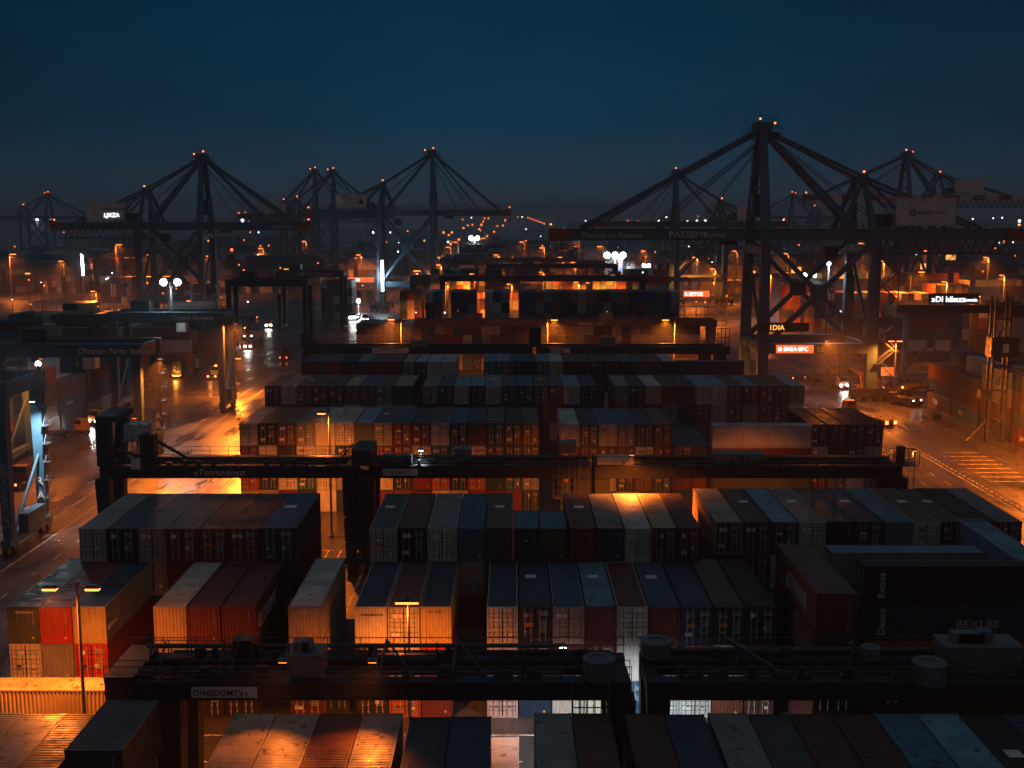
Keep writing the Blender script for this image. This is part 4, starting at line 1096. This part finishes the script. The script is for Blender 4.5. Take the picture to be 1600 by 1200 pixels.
quay_crane('hazy quay crane with red and white striped boom, far right', 188, 560, -1, 17, 49.5, 72, 48, 44, 18, lod=1, stripes=True)
quay_crane('hazy quay crane just behind the emblem crane, centre left', -113, 740, 1, 24, 41, 71, 38, 33, 20, lod=1)
quay_crane('faint quay crane with a square topped mast, left of centre', -143, 850, 1, 24, 41, 76, 38, 33, 20, lod=1)
quay_crane('faint quay crane at the far left horizon', -437, 1100, 1, 24, 40, 64, 45, 36, 20, lod=1)
quay_crane('faint quay crane seen through the largest crane, far off', 288, 1200, -1, 24, 40, 66, 45, 36, 20, lod=1)

# ------------------------------------------------------------------ street lamps
LP = {}
def street_lamp(label, head, px_pole, D, double=False, base_z=0, power=900, arm=None, group='orange street lamps over the stacks', light=True, glass='sodium', hs=1.0, colr=SOD):
    hx, hy = head
    z = ZA(hy, D); x = XA(px_pole, D, z); dx = XA(hx, D, z) - x
    r = thing('street_lamp', label, 'street lamp', (x, D, base_z), 0, group)
    z -= base_z
    m = MB(); m.tube((0, 0, 0), (0, 0, z + .25), .17 * hs, 10, 0, .10 * hs); m.box(-.28, .28, -.28, .28, 0, .35); m.tube((0, 0, z + .25), (0, 0, z + .55), .2 * hs, 8); m.build('pole', M['pole'], r)
    for s, dd in ((1, dx), (-1, dx * .55)):
        if s < 0 and not double: continue
        m = MB(); m.beam((0, 0, z + .1), (s * dd, 0, z + .14), .09 * hs); m.build('arm', M['pole'], r)
        m = MB(); a, b = sorted((s * dd - .55 * hs, s * dd + .55 * hs)); m.box(a, b, -.24 * hs, .24 * hs, z + .06, z + .22 * hs); m.box(a + .15, b - .15, -.18 * hs, .18 * hs, z + .22 * hs, z + .3 * hs); h = m.build('lamp_head', M['pole'], r)
        m = MB(); m.box(a + .06, b - .06, -.2 * hs, .2 * hs, z - .10 * hs, z + .055); m.build('lamp_glass', M[glass], h)
        if light and s > 0:
            if D < 100: lamp('SPOT', (s * dd, 0, z - .3), power * 1.5, colr, r, .18, R(170), (s * dd, -2, -20), .95)
            else: lamp('SPOT', (s * dd, 0, z - .3), power * (3.2 if D < 300 else 2.1), colr, r, .18, R(164), (s * dd, 0, -20), .8)
    return r
street_lamp('nearest orange street lamp beside the red container, by the left road', (78, 920), 121, 80.2, True, power=2200)
street_lamp('orange street lamp in front of the cream container end, behind nearest girder', (628, 941), 638, 84.2, True, power=1350)
street_lamp('tall orange street lamp behind the third row, beside the laddered post', (502, 646), 514, 146, power=1300)
street_lamp('orange street lamp left of three over the sixth row', (611, 499), 627, 271, power=7000, hs=1.5)
street_lamp('orange street lamp in the middle of three over the sixth row', (866, 500), 855, 271, power=7000, hs=1.5)
street_lamp('orange street lamp right of three over the sixth row', (1040, 500), 1055, 271, power=7000, hs=1.5)
street_lamp('orange double street lamp beside the parked truck on the right', (1393, 533), 1401, 255, True, power=1300, hs=1.2)
street_lamp('hazy orange street lamp over the middle stacks, right of the fog', (1003, 440), 1012, 478, power=5000, hs=2.2)
street_lamp('hazy orange street lamp beside the emblem crane legs', (727, 421), 734, 560, power=5500, hs=2.4)
street_lamp('hazy orange street lamp standing on the road by crane legs', (650, 423), 652, 545, True, power=5500, hs=2.2)
street_lamp('lone orange street lamp above the far warehouse', (474, 377), 479, 760, power=9000, hs=3.0)
street_lamp('hazy orange street lamp under the left quay crane', (186, 382), 180, 640, power=8000, hs=2.6)
street_lamp('orange street lamp over bright stacks at the far left edge', (20, 397), 14, 600, power=8000, hs=2.6)
street_lamp('orange street lamp among the right yard stacks', (1440, 425), 1423, 440, power=6000, hs=2.0)
street_lamp('orange street lamp near the lit white sign, right', (1527, 463), 1518, 330, power=4500, hs=1.6)
street_lamp('orange street lamp in mist left of the white glare', (847, 387), 851, 720, power=7000, hs=3.0)
street_lamp('orange street lamp in mist right of the white glare', (937, 385), 943, 720, power=7000, hs=3.0)
street_lamp('tall street lamp beyond the right frame edge lighting the road', (1650, 560), 1668, 185, power=6000)
pass
street_lamp('street lamp behind the fifth row, over the left road', (372, 560), 360, 268, power=3500, hs=1.2)
for px, py, D in ((690, 402, 640), (705, 386, 820), (716, 378, 1000), (565, 398, 620), (238, 398, 560), (412, 388, 720), (1090, 402, 560), (1152, 392, 620), (1232, 396, 560), (1330, 398, 520), (1382, 408, 450), (1452, 392, 600), (1545, 402, 520), (1205, 428, 430), (1118, 420, 470), (880, 402, 600), (780, 398, 640), (820, 378, 860), (330, 400, 600), (100, 408, 520), (905, 374, 900), (760, 372, 1100), (1010, 392, 700), (300, 470, 400), (150, 455, 400), (1480, 440, 380), (1570, 430, 420), (1350, 380, 680), (700, 442, 385), (800, 444, 385), (905, 441, 385), (962, 430, 432), (742, 428, 432), (850, 425, 432), (780, 412, 522), (900, 410, 522), (690, 414, 522)):  # closing entries among the middle rows are added to brighten dark stacks
    street_lamp('hazy orange street lamp among the distant stacks', (px - 5, py), px, D, power=6500, hs=max(1.3, D / 300), group='street lamps among the distant stacks')
# far-off lamps
TL = {}
for key, mt in (('o', 'sodium_far'), ('w', 'white_far')):
    m = MB(); m.tube((0, 0, 0), (0, 0, 1), .012, 5, 0); m.tube((0, 0, .985), (0, 0, 1.0), .045, 8, 1); TL[key] = m
def far_lamp(px, py, D, key='o', s=1.0):
    z = max(6, ZA(py, D)); x = XA(px, D, z)
    rad = D / 1152 * .78 * s
    mk = ('far', key, round(z), round(rad, 1))
    if mk not in LP:
        m = MB(); m.tube((0, 0, 0), (0, 0, z), .16, 5, 0)
        m.tube((0, 0, z - rad), (0, 0, z), rad * .6, 8, 1, rad); m.tube((0, 0, z), (0, 0, z + rad * .8), rad, 8, 1, rad * .5)
        LP[mk] = m.mesh('distant_lamp', [M['pole'], M['sodium_far' if key == 'o' else 'white_far']])
    o = link('distant_lamp', LP[mk], None, (x, D, 0))
    tag(o, 'tiny orange lamp glowing in the haze near the horizon' if key == 'o' else 'tiny white lamp glowing in the haze near the horizon', 'lamp', 'orange lamps far off in the haze' if key == 'o' else 'white lamps far off in the haze')
    return o
for i in range(7): far_lamp(825 + i * 4.2, 340 + i * 1.5, 2000 - i * 110, 'o', 1.0)
for px, py, D, k, s in ((693, 363, 1300, 'o', 1.6), (706, 363, 1300, 'o', 1.5), (701, 367, 1280, 'o', 1.2), (717, 374, 1150, 'o', 1.6), (704, 381, 1000, 'o', 1.5), (724, 356, 1500, 'o', 1.3), (731, 352, 1600, 'o', 1.2), (738, 351, 1650, 'o', 1.1), (752, 351, 1700, 'o', 1.6), (755, 346, 1800, 'o', 1.3), (757, 341, 1900, 'o', 1.2), (763, 341, 1900, 'o', 1.2), (789, 344, 1800, 'o', 1.6), (786, 352, 1500, 'o', 1.2), (723, 343, 1900, 'o', .9), (737, 340, 2000, 'w', .9), (749, 358, 1400, 'o', 1.3), (772, 362, 1300, 'o', 1.3), (761, 369, 1200, 'o', 1.2), (777, 353, 1500, 'o', 1),
                        (700, 378, 1100, 'w', 1.2), (816, 339, 2000, 'w', .9), (809, 339, 2000, 'o', .9), (915, 345, 1700, 'w', .9), (981, 345, 1700, 'o', 1.2), (947, 346, 1700, 'o', .9), (1014, 349, 1600, 'w', 1.3), (1029, 345, 1700, 'w', 1.6), (1041, 339, 1900, 'w', 1.2), (1074, 346, 1700, 'w', 1.4), (1089, 345, 1700, 'w', 1.5), (1102, 345, 1700, 'w', 1.6), (1091, 338, 1900, 'o', .8), (997, 345, 1700, 'o', .7), (881, 357, 1400, 'o', 1), (822, 358, 1400, 'w', .8),
                        (1224, 343, 1700, 'w', 1.2), (1238, 338, 1900, 'o', 1), (1257, 340, 1800, 'o', 1.5), (1268, 336, 1900, 'w', 1), (1282, 341, 1800, 'o', 1), (1335, 299, 700, 'o', 1.3), (1478, 334, 1500, 'o', 1.2), (1520, 342, 1700, 'w', 1), (1552, 341, 1700, 'w', 1), (1566, 340, 1800, 'w', 1.1), (1593, 345, 1500, 'w', 2.0), (1598, 364, 1100, 'w', 1.6), (1569, 376, 900, 'o', 1.2), (1473, 375, 900, 'o', 1.6), (1504, 374, 900, 'w', 1.2), (1412, 373, 900, 'o', 1.6), (1432, 396, 700, 'w', 1.7),
                        (5, 340, 1700, 'o', 1.2), (58, 342, 1500, 'w', 2.2), (79, 341, 1700, 'w', 1.3), (99, 363, 1200, 'o', 1.2), (119, 340, 1800, 'o', 1.1), (328, 362, 1100, 'o', 1.6), (334, 386, 900, 'o', 1.8), (362, 390, 860, 'o', 1.9), (379, 344, 1600, 'w', 2.4), (389, 346, 1600, 'o', 1.2), (391, 363, 1200, 'o', 1.0), (404, 363, 1200, 'w', 1.0), (381, 375, 1000, 'o', .9), (311, 386, 900, 'o', 1.4), (440, 370, 1000, 'o', 1.2), (499, 397, 800, 'o', .9), (471, 386, 900, 'o', 1), (407, 384, 900, 'o', 1), (610, 363, 1200, 'w', 1), (637, 361, 1200, 'o', 1), (583, 363, 1000, 'w', 1.3), (676, 348, 900, 'w', 1.8), (663, 375, 900, 'o', 1.1), (622, 393, 700, 'w', 1.0)):
    far_lamp(px, py, D, k, s)
rs = random.Random(21)
for i in range(190):
    D = 330 * (5.2 ** rs.random()); px = rs.uniform(5, 1595)
    if 380 < px < 640 and D < 450: continue
    z = rs.uniform(5, 15) if rs.random() < .75 else rs.uniform(14, 24)
    far_lamp(px, 600 + F * math.tan(math.atan((HC - z) / D) - PIT), D, 'o' if rs.random() < .68 else 'w', rs.uniform(.5, 1.15))
GRP = 'white floodlights on masts'
def flood_mast(label, px, py, D, n=2, power=20000, r_=.5, spread=14, base=0.):
    z = ZA(py, D); x = XA(px, D, z)
    r = thing('floodlight_mast', label, 'floodlight', (x, D, base), 0, GRP); z -= base
    m = MB(); m.tube((0, 0, 0), (0, 0, z), .35, 10, 0, .2); m.beam((-(n - 1) * spread / 2 - .4, 0, z - .3), ((n - 1) * spread / 2 + .4, 0, z - .3), .2); m.build('pole', M['pole'], r)
    for i in range(n):
        xx = (i - (n - 1) / 2) * spread
        m = MB(); m.tube((xx, -.05, z), (xx, .7, z), r_ * 1.12, 18, 0, r_ * .6); h = m.build('floodlight', M['pole'], r)
        m = MB(); m.tube((xx, -.16, z), (xx, -.055, z), r_, 18); m.build('lamp_glass', M['flood'], h)
    lamp('SPOT', (0, -1.0, z - .2), power * .8, COOL, r, .5, R(140), (0, -8, -z), .5)
    return r
flood_mast('twin white floodlights above the third left road crane', 266.5, 441, 246.5, 2, 4000, .72, 3.0, base=21.5)
flood_mast('white floodlight mast far off beside the orange lamp cluster', 741, 372, 1000, 2, 160000, 1.9, 5.5)
flood_mast('row of dazzling white floodlights in the middle distance', 961, 399, 760, 3, 240000, 2.0, 5.2)
flood_mast('tall white floodlight mast at the far left', 58, 341, 1150, 1, 30000, 1.6)
flood_mast('small white floodlights right of the dazzling row', 1010, 415, 700, 2, 15000, 1.0, 3)
flood_mast('white floodlight beside the stair tower of largest crane', 1295, 412, 283, 1, 5000, .42)
flood_mast('white floodlight on a thin mast over the left edge crane', 60, 568, 138, 1, 1500, .3, base=21.7)
flood_mast('white floodlights hidden among the right crane legs', 1265, 430, 470, 2, 50000, .8, 4)
flood_mast('white floodlights on the road beyond the left cranes', 560, 470, 500, 1, 9000, .8)
for (x, y, z, p, c, t) in FL: lamp('SPOT', (x, y, z), p * 2.4, c, None, .2, R(88 if t else 155), t or (x, y, -50), 1.0 if t else .7)
# vertical strip lights on crane legs
for label, px, y0, y1, D in (('vertical white strip light on the emblem crane leg', 597.5, 406, 456, 508), ('vertical white strip light at the far left crane', 129, 398, 431, 560)):
    z0, z1 = ZA(y1, D), ZA(y0, D); x = XA(px, D, (z0 + z1) / 2)
    r = thing('strip_light', label, 'strip light', (x, D, 0), 0, 'vertical strip lights')
    m = MB(); m.box(-.7, .7, -.05, .4, z0, z1); m.beam((0, .2, 0), (0, .2, z0), .4); m.build('housing', M['steel_grey'], r)
    m = MB(); m.box(-.55, .55, -.12, -.06, z0 + .2, z1 - .2); m.build('tube', M['strip'], r)
    lamp('POINT', (0, -2, (z0 + z1) / 2), 3500, COOL, r, .5)

# ------------------------------------------------------------------ vehicles
def truck(label, x, y, rz, cab='white', bed=True, head=False, tail=True, beacon=False, length=12.5, group='terminal trucks on the roads', k=1.0):
    """local +y is forward"""
    r = thing('terminal_truck', label, 'truck', (x, y, 0), rz, group)
    m = MB(); m.box(-.55, .55, -3.0, 2.6, .62, .98); m.box(-1.1, 1.1, 1.7, 2.62, .5, .75); m.build('chassis', M['steel_dark'], r)
    m = MB(); m.box(-1.2, 1.2, .5, 2.4, .99, 2.0); 
    n = len(m.v); m.v += [(-1.2, .5, 2.0), (1.2, .5, 2.0), (1.2, 2.4, 2.0), (-1.2, 2.4, 2.0), (-1.1, .6, 3.1), (1.1, .6, 3.1), (1.1, 2.15, 3.1), (-1.1, 2.15, 3.1)]
    for q in ((4, 5, 6, 7), (0, 1, 5, 4), (1, 2, 6, 5), (2, 3, 7, 6), (3, 0, 4, 7)): m.f.append(tuple(n + i for i in q)); m.m.append(0); m.c.append(None)
    c = m.build('cab', M[cab], r)
    m = MB(); m.quad((-1.05, 2.41, 2.08), (-.98, 2.2, 3.0), (.98, 2.2, 3.0), (1.05, 2.41, 2.08)); m.build('windscreen', M['glass'], c)
    m = MB(); m.quad((-1.0, .49, 2.1), (1.0, .49, 2.1), (.95, .57, 3.0), (-.95, .57, 3.0)); m.build('rear_window', M['glass'], c)
    for yy in (1.7, -2.2):
        for s in (-1, 1): 
            w_ = link('wheel', TM['wheel'], r, (s * 1.0, yy, .52)); w_.scale = (.9, .69, .69)
    if bed:
        m = MB(); y0 = -2.0 - length; m.box(-1.2, 1.2, y0, -1.6, 1.12, 1.34); m.box(-.5, .5, y0 + .2, -1.8, .75, 1.1)
        for i in range(8): m.box(-1.28, 1.28, y0 + (length) * i / 7.5, y0 + .25 + length * i / 7.5, 1.0, 1.4)
        m.build('trailer_bed', M['steel_dark'], r)
        for yy in (y0 + 1.2, y0 + 2.6):
            for s in (-1, 1): w_ = link('wheel', TM['wheel'], r, (s * 1.0, yy, .52)); w_.scale = (.9, .69, .69)
    if head:
        for s in (-1, 1):
            m = MB(); q = .24 * k; m.box(s * .85 - q, s * .85 + q, 2.63, 2.7, .9 - q * .3, .9 + q * 1.3); m.build('headlight', M['head'], r)
        lamp('SPOT', (0, 2.9, 1.1), 650, (1, .93, .82), r, .2, R(90), (0, 14, 0))
    if tail:
        yb = -2.05 - length if bed else -3.05
        for s in (-1, 1):
            m = MB(); q = .16 * k; m.box(s * .95 - q, s * .95 + q, yb - .05, yb, 1.0 - q, 1.0 + q); m.build('tail_light', M['redlamp'], r)
    if beacon:
        m = MB(); m.tube((0, 1.4, 3.1), (0, 1.4, 3.35), .14 * k, 8); m.build('beacon', M['amber'], r)
    return r
def reach_stacker(label, x, y, rz, c='yellow', head=True, k=1.0):
    r = thing('reach_stacker', label, 'yard machine', (x, y, 0), rz, 'yard lifting machines')
    m = MB(); m.box(-1.5, 1.5, -3.6, 2.6, 1.0, 2.1); m.box(-1.7, 1.7, -4.2, -2.6, .9, 2.7); m.box(-1.75, -1.2, -1.2, 1.2, 1.3, 1.9); m.box(1.2, 1.75, -1.2, 1.2, 1.3, 1.9); m.build('chassis', M[c], r)
    m = MB(); m.box(-.9, .9, -1.6, .2, 2.1, 2.4); m.box(-.8, .8, -1.5, .1, 3.7, 3.85)
    for a in (-.78, .78):
        for b_ in (-1.48, .08): m.beam((a, b_, 2.4), (a, b_, 3.7), .12)
    cb = m.build('cab', M[c], r); m = MB(); m.box(-.74, .74, -1.44, .04, 2.42, 3.68); m.build('windows', M['glass'], cb)
    m = MB(); m.beam((0, -3.4, 3.6), (0, 3.6, 5.2), .8, .8); m.beam((0, 2.4, 4.95), (0, 5.2, 5.6), .55, .55); m.beam((-.6, -3.4, 2.4), (-.6, -3.4, 3.9), .3); m.beam((.6, -3.4, 2.4), (.6, -3.4, 3.9), .3); m.beam((.7, .5, 2.1), (.45, 1.6, 4.5), .25); m.beam((-.7, .5, 2.1), (-.45, 1.6, 4.5), .25); m.build('boom', M[c], r)
    m = MB(); m.box(-3.0, 3.0, 4.7, 5.5, 3.9, 4.25); m.beam((0, 5.1, 4.2), (0, 5.2, 5.6), .5); m.box(-3.1, -2.8, 4.6, 5.6, 3.5, 4.3); m.box(2.8, 3.1, 4.6, 5.6, 3.5, 4.3); m.build('spreader', M['steel_dark'], r)
    for yy, sc_ in ((1.9, 1.25), (-2.9, 1.1)):
        for sd in (-1, 1): w_ = link('wheel', TM['wheel'], r, (sd * 1.35, yy, .75 * sc_)); w_.scale = (1.5, sc_, sc_)
    for sd in (-1, 1):
        m = MB(); q = .15 * k; m.box(sd * 1.2 - q, sd * 1.2 + q, 2.6, 2.68, 1.5 - q, 1.5 + q); m.build('headlight', M['head'] if head else M['amber'], r)
        m = MB(); m.box(sd * 1.3 - .13, sd * 1.3 + .13, -4.27, -4.2, 1.9, 2.2); m.build('tail_light', M['redlamp'], r)
    m = MB(); m.tube((.5, -1.2, 3.86), (.5, -1.2, 4.15), .13, 8); m.build('beacon', M['amber'], r)
    return r
def gp(px, py): D = GD(py); return XA(px, D), D
GT = 'terminal trucks on the roads'
x, y = gp(276, 592); truck('truck carrying a dark container away, amber lamp glowing below it', x, y + 14.6, 0, 'white', True, tail=True, beacon=True)
container('dark slate container riding on the amber lit truck', x, y + .2, 1.42, 'slate', 'slate', 'd', None, 1.0, True)
m = MB(); m.box(-.8, .8, -.03, .03, -.12, .12); o = m.build('warning_lamp', M['amber'], None, (x, y - .35, .85)); tag(o, 'long amber warning lamp glowing at the rear of the container truck', 'lamp')
lamp('POINT', (x, y - .9, 1.3), 300, (1, .3, .03), None, .2)
x, y = gp(331, 594); truck('white terminal truck with amber tail lamps right of the container truck', x, y + 3, 0, 'white', False, tail=True, beacon=True, k=1.6); lamp('POINT', (x, y - 1.5, 1.2), 120, (1, .3, .05), None, .2)
x, y = gp(446, 562); truck('dark terminal truck waiting by the left end of the sixth row', x, y, 0, 'red', False)
x, y = gp(552, 500); truck('oncoming truck with bright headlights, left of a pair', x, y, R(180), 'white', True, True, False, k=2.2)
x, y = gp(572, 503); truck('oncoming dark truck with headlights, right of a pair', x, y, R(180), 'red', True, True, False, k=1.8)
x, y = gp(642, 472); truck('truck hauling a dark container up the misty road', x, y + 14, 0, 'white'); container('dark container on the truck in the misty road', x, y, 1.42, 'slate', 'slate', 'd', None, 1.0)
x, y = gp(508, 478); truck('white lit truck half hidden behind a far gantry leg', x, y, R(180), 'white', True, True, False, k=1.6)
x, y = gp(104, 690); truck('yellow flatbed trailer truck parked by the left yard stacks', x - .5, y + 6, R(-38), 'yellow', True)
x, y = gp(146, 668); truck('yellow truck with white headlights facing out of the left yard', x, y + 4, R(165), 'yellow', False, True, False, k=1.3)
x, y = gp(2, 775); truck('dark red truck cut off by the left edge', x, y + 6, 0, 'red', False, True, True)
x, y = gp(390, 545); truck('truck with glowing lamps parked by the third road crane', x, y, R(180), 'red', True, True, False, k=1.4)
x, y = gp(1418, 634); reach_stacker('large reach stacker parked under the double street lamp', x, y, R(-150), 'brownsteel', True)
x, y = gp(1448, 612); truck('dark terminal truck beside the large reach stacker', x, y + 1, R(-120), 'white', True, False, True)
x, y = gp(1352, 616); reach_stacker('reach stacker working at the foot of the largest crane', x, y, R(30), 'yellow', True)
x, y = gp(1300, 590); truck('terminal truck with trailer turning behind the fifth row', x, y, R(-60), 'yellow', True, True)
x, y = gp(66, 640); reach_stacker('yellow reach stacker in front of the left yard stacks', x + 4, y, R(-40), 'yellow', True)
x, y = gp(384, 532); reach_stacker('reach stacker with lamps beside the misty left road', x, y + 2, R(200), 'yellow', True, 1.6)
x, y = gp(420, 512); truck('yellow truck parked by hazy stacks on the left road', x, y, R(190), 'yellow', True, True, True, k=1.5)
x, y = gp(300, 520); reach_stacker('reach stacker far out on the open ground, left', x, y, R(70), 'brownsteel', True, 1.6)
x, y = gp(345, 500); truck('truck crossing the open ground beneath the left quay crane', x, y, R(95), 'white', True, True, True, k=2)
x, y = gp(140, 436); truck('distant truck with lamps on the far left apron', x, y, R(150), 'white', True, True, True, k=3)
x, y = gp(1372, 668); truck('long flatbed truck with red tail lights driving away, right road', x - 1, y + 14, R(14), 'red', True, tail=True, k=2.2)
x, y = gp(1310, 607); truck('dark truck with a headlight passing the crane foot', x, y, R(195), 'white', True, True, True)
x, y = gp(1540, 612); truck('empty flatbed trailer parked by the braced portal', x - 1, y + 7, R(78), 'yellow', True, tail=False)
m = MB(); m.box(-.9, .9, -.5, .5, .12, 1.0); m.box(-1.0, 1.0, -.55, .55, 1.0, 1.1); m.box(-.85, -.5, -.45, .45, 0, .12); m.box(.5, .85, -.45, .45, 0, .12); x, y = gp(1463, 655)
tag(m.build('equipment_box', M['steel_dark'], None, (x, y, 0)), 'small black box left alone on the orange lit road', 'box')
# signal tower at the right yard
x, y = gp(1552, 690)
r = thing('signal_tower', 'dark steel signal tower with boxes beside the right yard stacks', 'tower', (x, y, 0), 0)
m = MB()
for dx in (-1.4, 1.4):
    for dy in (-1, 1): m.beam((dx, dy, 0), (dx, dy, 27), .35)
for i in range(6):
    z = 1 + i * 4.4; m.beam((-1.4, -1, z), (1.4, -1, z + 4.4), .15); m.beam((-1.4, -1, z), (1.4, -1, z), .25); m.beam((1.4, -1, z), (1.4, 1, z + 4.4), .15)
m.beam((-1.4, 0, 4), (-5, 0, 0), .35); m.build('frame', M['steel_dark'], r)
m = MB(); m.box(-1.9, 3.2, -1.2, 1.4, 16, 19.5); m.build('cabin', M['steel_dark'], r)
m = MB(); m.box(-3.2, -1.5, -.8, .8, 8.2, 9.8); m.build('junction_box', M['steel_dark'], r)
m = MB(); m.box(.2, 1.3, -1.26, -1.21, 16.8, 18.4); m.build('pale_plate', M['house'], r)
m = MB(); m.rail((-2, -1.2, 19.5), (3.2, -1.2, 19.5), 1.1, 1, .07); m.build('railing', M['rail'], r)
# far buildings
def building(label, px0, px1, py0, D, depth, c, windows):
    x0, x1 = XA(px0, D, 5), XA(px1, D, 5); h = ZA(py0, D)
    r = thing('warehouse', label, 'warehouse', ((x0 + x1) / 2, D, 0), 0, 'low buildings in the distance')
    a = (x1 - x0) / 2
    m = MB(); m.box(-a, a, 0, depth, 0, h); n = int(2 * a / 6)
    for i in range(n): m.box(-a + i * 6, -a + i * 6 + .4, -.3, 0, 0, h - .2)
    m.build('wall', c, r)
    m = MB(); m.box(-a - .5, a + .5, -.6, depth + .5, h, h + .6); m.build('roof', M['steel_dark'], r)
    for fx, fz, w_, h_ in windows:
        m = MB(); m.box(-a + 2 * a * fx, -a + 2 * a * fx + w_, -.36, -.31, h * fz, h * fz + h_); m.build('window', M['window'], r)
    return r
wm = paint_mat('warehouse_wall', (.10, .09, .085), rough=.7, rust=.2)
building('long dark warehouse with a lamp on its roof edge', 385, 492, 401, 690, 30, wm, ((.25, .3, 5, 4), (.7, .25, 3, 6), (.55, .5, 8, 2)))
building('wide warehouse with glowing doors at the far left', -60, 70, 412, 660, 40, wm, ((.5, .1, 12, 6), (.75, .2, 4, 7), (.9, .4, 10, 2)))
building('low building with lit windows under the right crane', 1095, 1190, 415, 640, 30, wm, ((.2, .3, 4, 6), (.5, .2, 10, 3), (.8, .4, 3, 6)))
building('flat building glowing in mist behind the stair tower', 1225, 1330, 398, 600, 30, wm, ((.1, .4, 5, 7), (.4, .2, 8, 3), (.7, .5, 9, 2)))
building('pale office block with lit windows at the far right', 1430, 1500, 372, 700, 25, wm, ((.1, .2, 4, 8), (.5, .55, 10, 3), (.8, .2, 3, 5)))
# glowing signs far off
for label, px, py, wd, hh, D, body, mt in (('small glowing red sign in the mist behind the largest crane', 1068, 464, 9, 2.1, 400, 'R·SETOE', 'sign_red'), ('glowing orange sign board across the misty road', 539, 441, 14, 2.4, 560, 'T DA·EB', 'sign_red'), ('square red sign standing near the parked truck', 1377, 587, 2.8, 1.9, 262, '', 'sign_red')):
    z = ZA(py, D); x = XA(px, D, z)
    r = thing('lit_sign', label, 'sign', (x, D, 0), 0, 'lit signs')
    m = MB(); m.box(0, wd, 0, .3, z, z + hh); m.build('board', M[mt], r)
    m = MB(); m.beam((.5, .2, 0), (.5, .2, z), .2); m.beam((wd - .5, .2, 0), (wd - .5, .2, z), .2); m.build('post', M['pole'], r)
    if body: text(body, hh * .8, M['sign_white'], r, (.4, -.03, z + hh * .2))

tag(FAR.build('distant_containers', [M['far']]), 'packed mass of stacked containers filling the yard into the distance', 'containers', None, 'stuff')

# ------------------------------------------------------------------ haze
HAZE = 0.00055
if HAZE:
    m = MB(); m.box(-3100, 3100, -300, 4300, -1, 82)
    hm = bpy.data.materials.new('haze'); hm.use_nodes = True; hn = hm.node_tree; hn.nodes.clear()
    ho = hn.nodes.new('ShaderNodeOutputMaterial'); pv = hn.nodes.new('ShaderNodeVolumePrincipled')
    pv.inputs['Color'].default_value = (.80, .84, .90, 1); pv.inputs['Density'].default_value = HAZE; pv.inputs['Anisotropy'].default_value = .35
    hn.links.new(pv.outputs[0], ho.inputs['Volume'])
    tag(m.build('haze', hm), kind='stuff')

# ------------------------------------------------------------------ render settings
sc.view_settings.view_transform = 'Standard'; sc.view_settings.look = 'None'
sc.view_settings.exposure = 0.35; sc.view_settings.gamma = 1
cy = sc.cycles
cy.max_bounces = 4; cy.diffuse_bounces = 2; cy.glossy_bounces = 2; cy.transmission_bounces = 1; cy.volume_bounces = 0
cy.sample_clamp_indirect = 4; cy.use_light_tree = True; cy.use_denoising = True
cy.caustics_reflective = False; cy.caustics_refractive = False
print('containers built as things:', count[0])
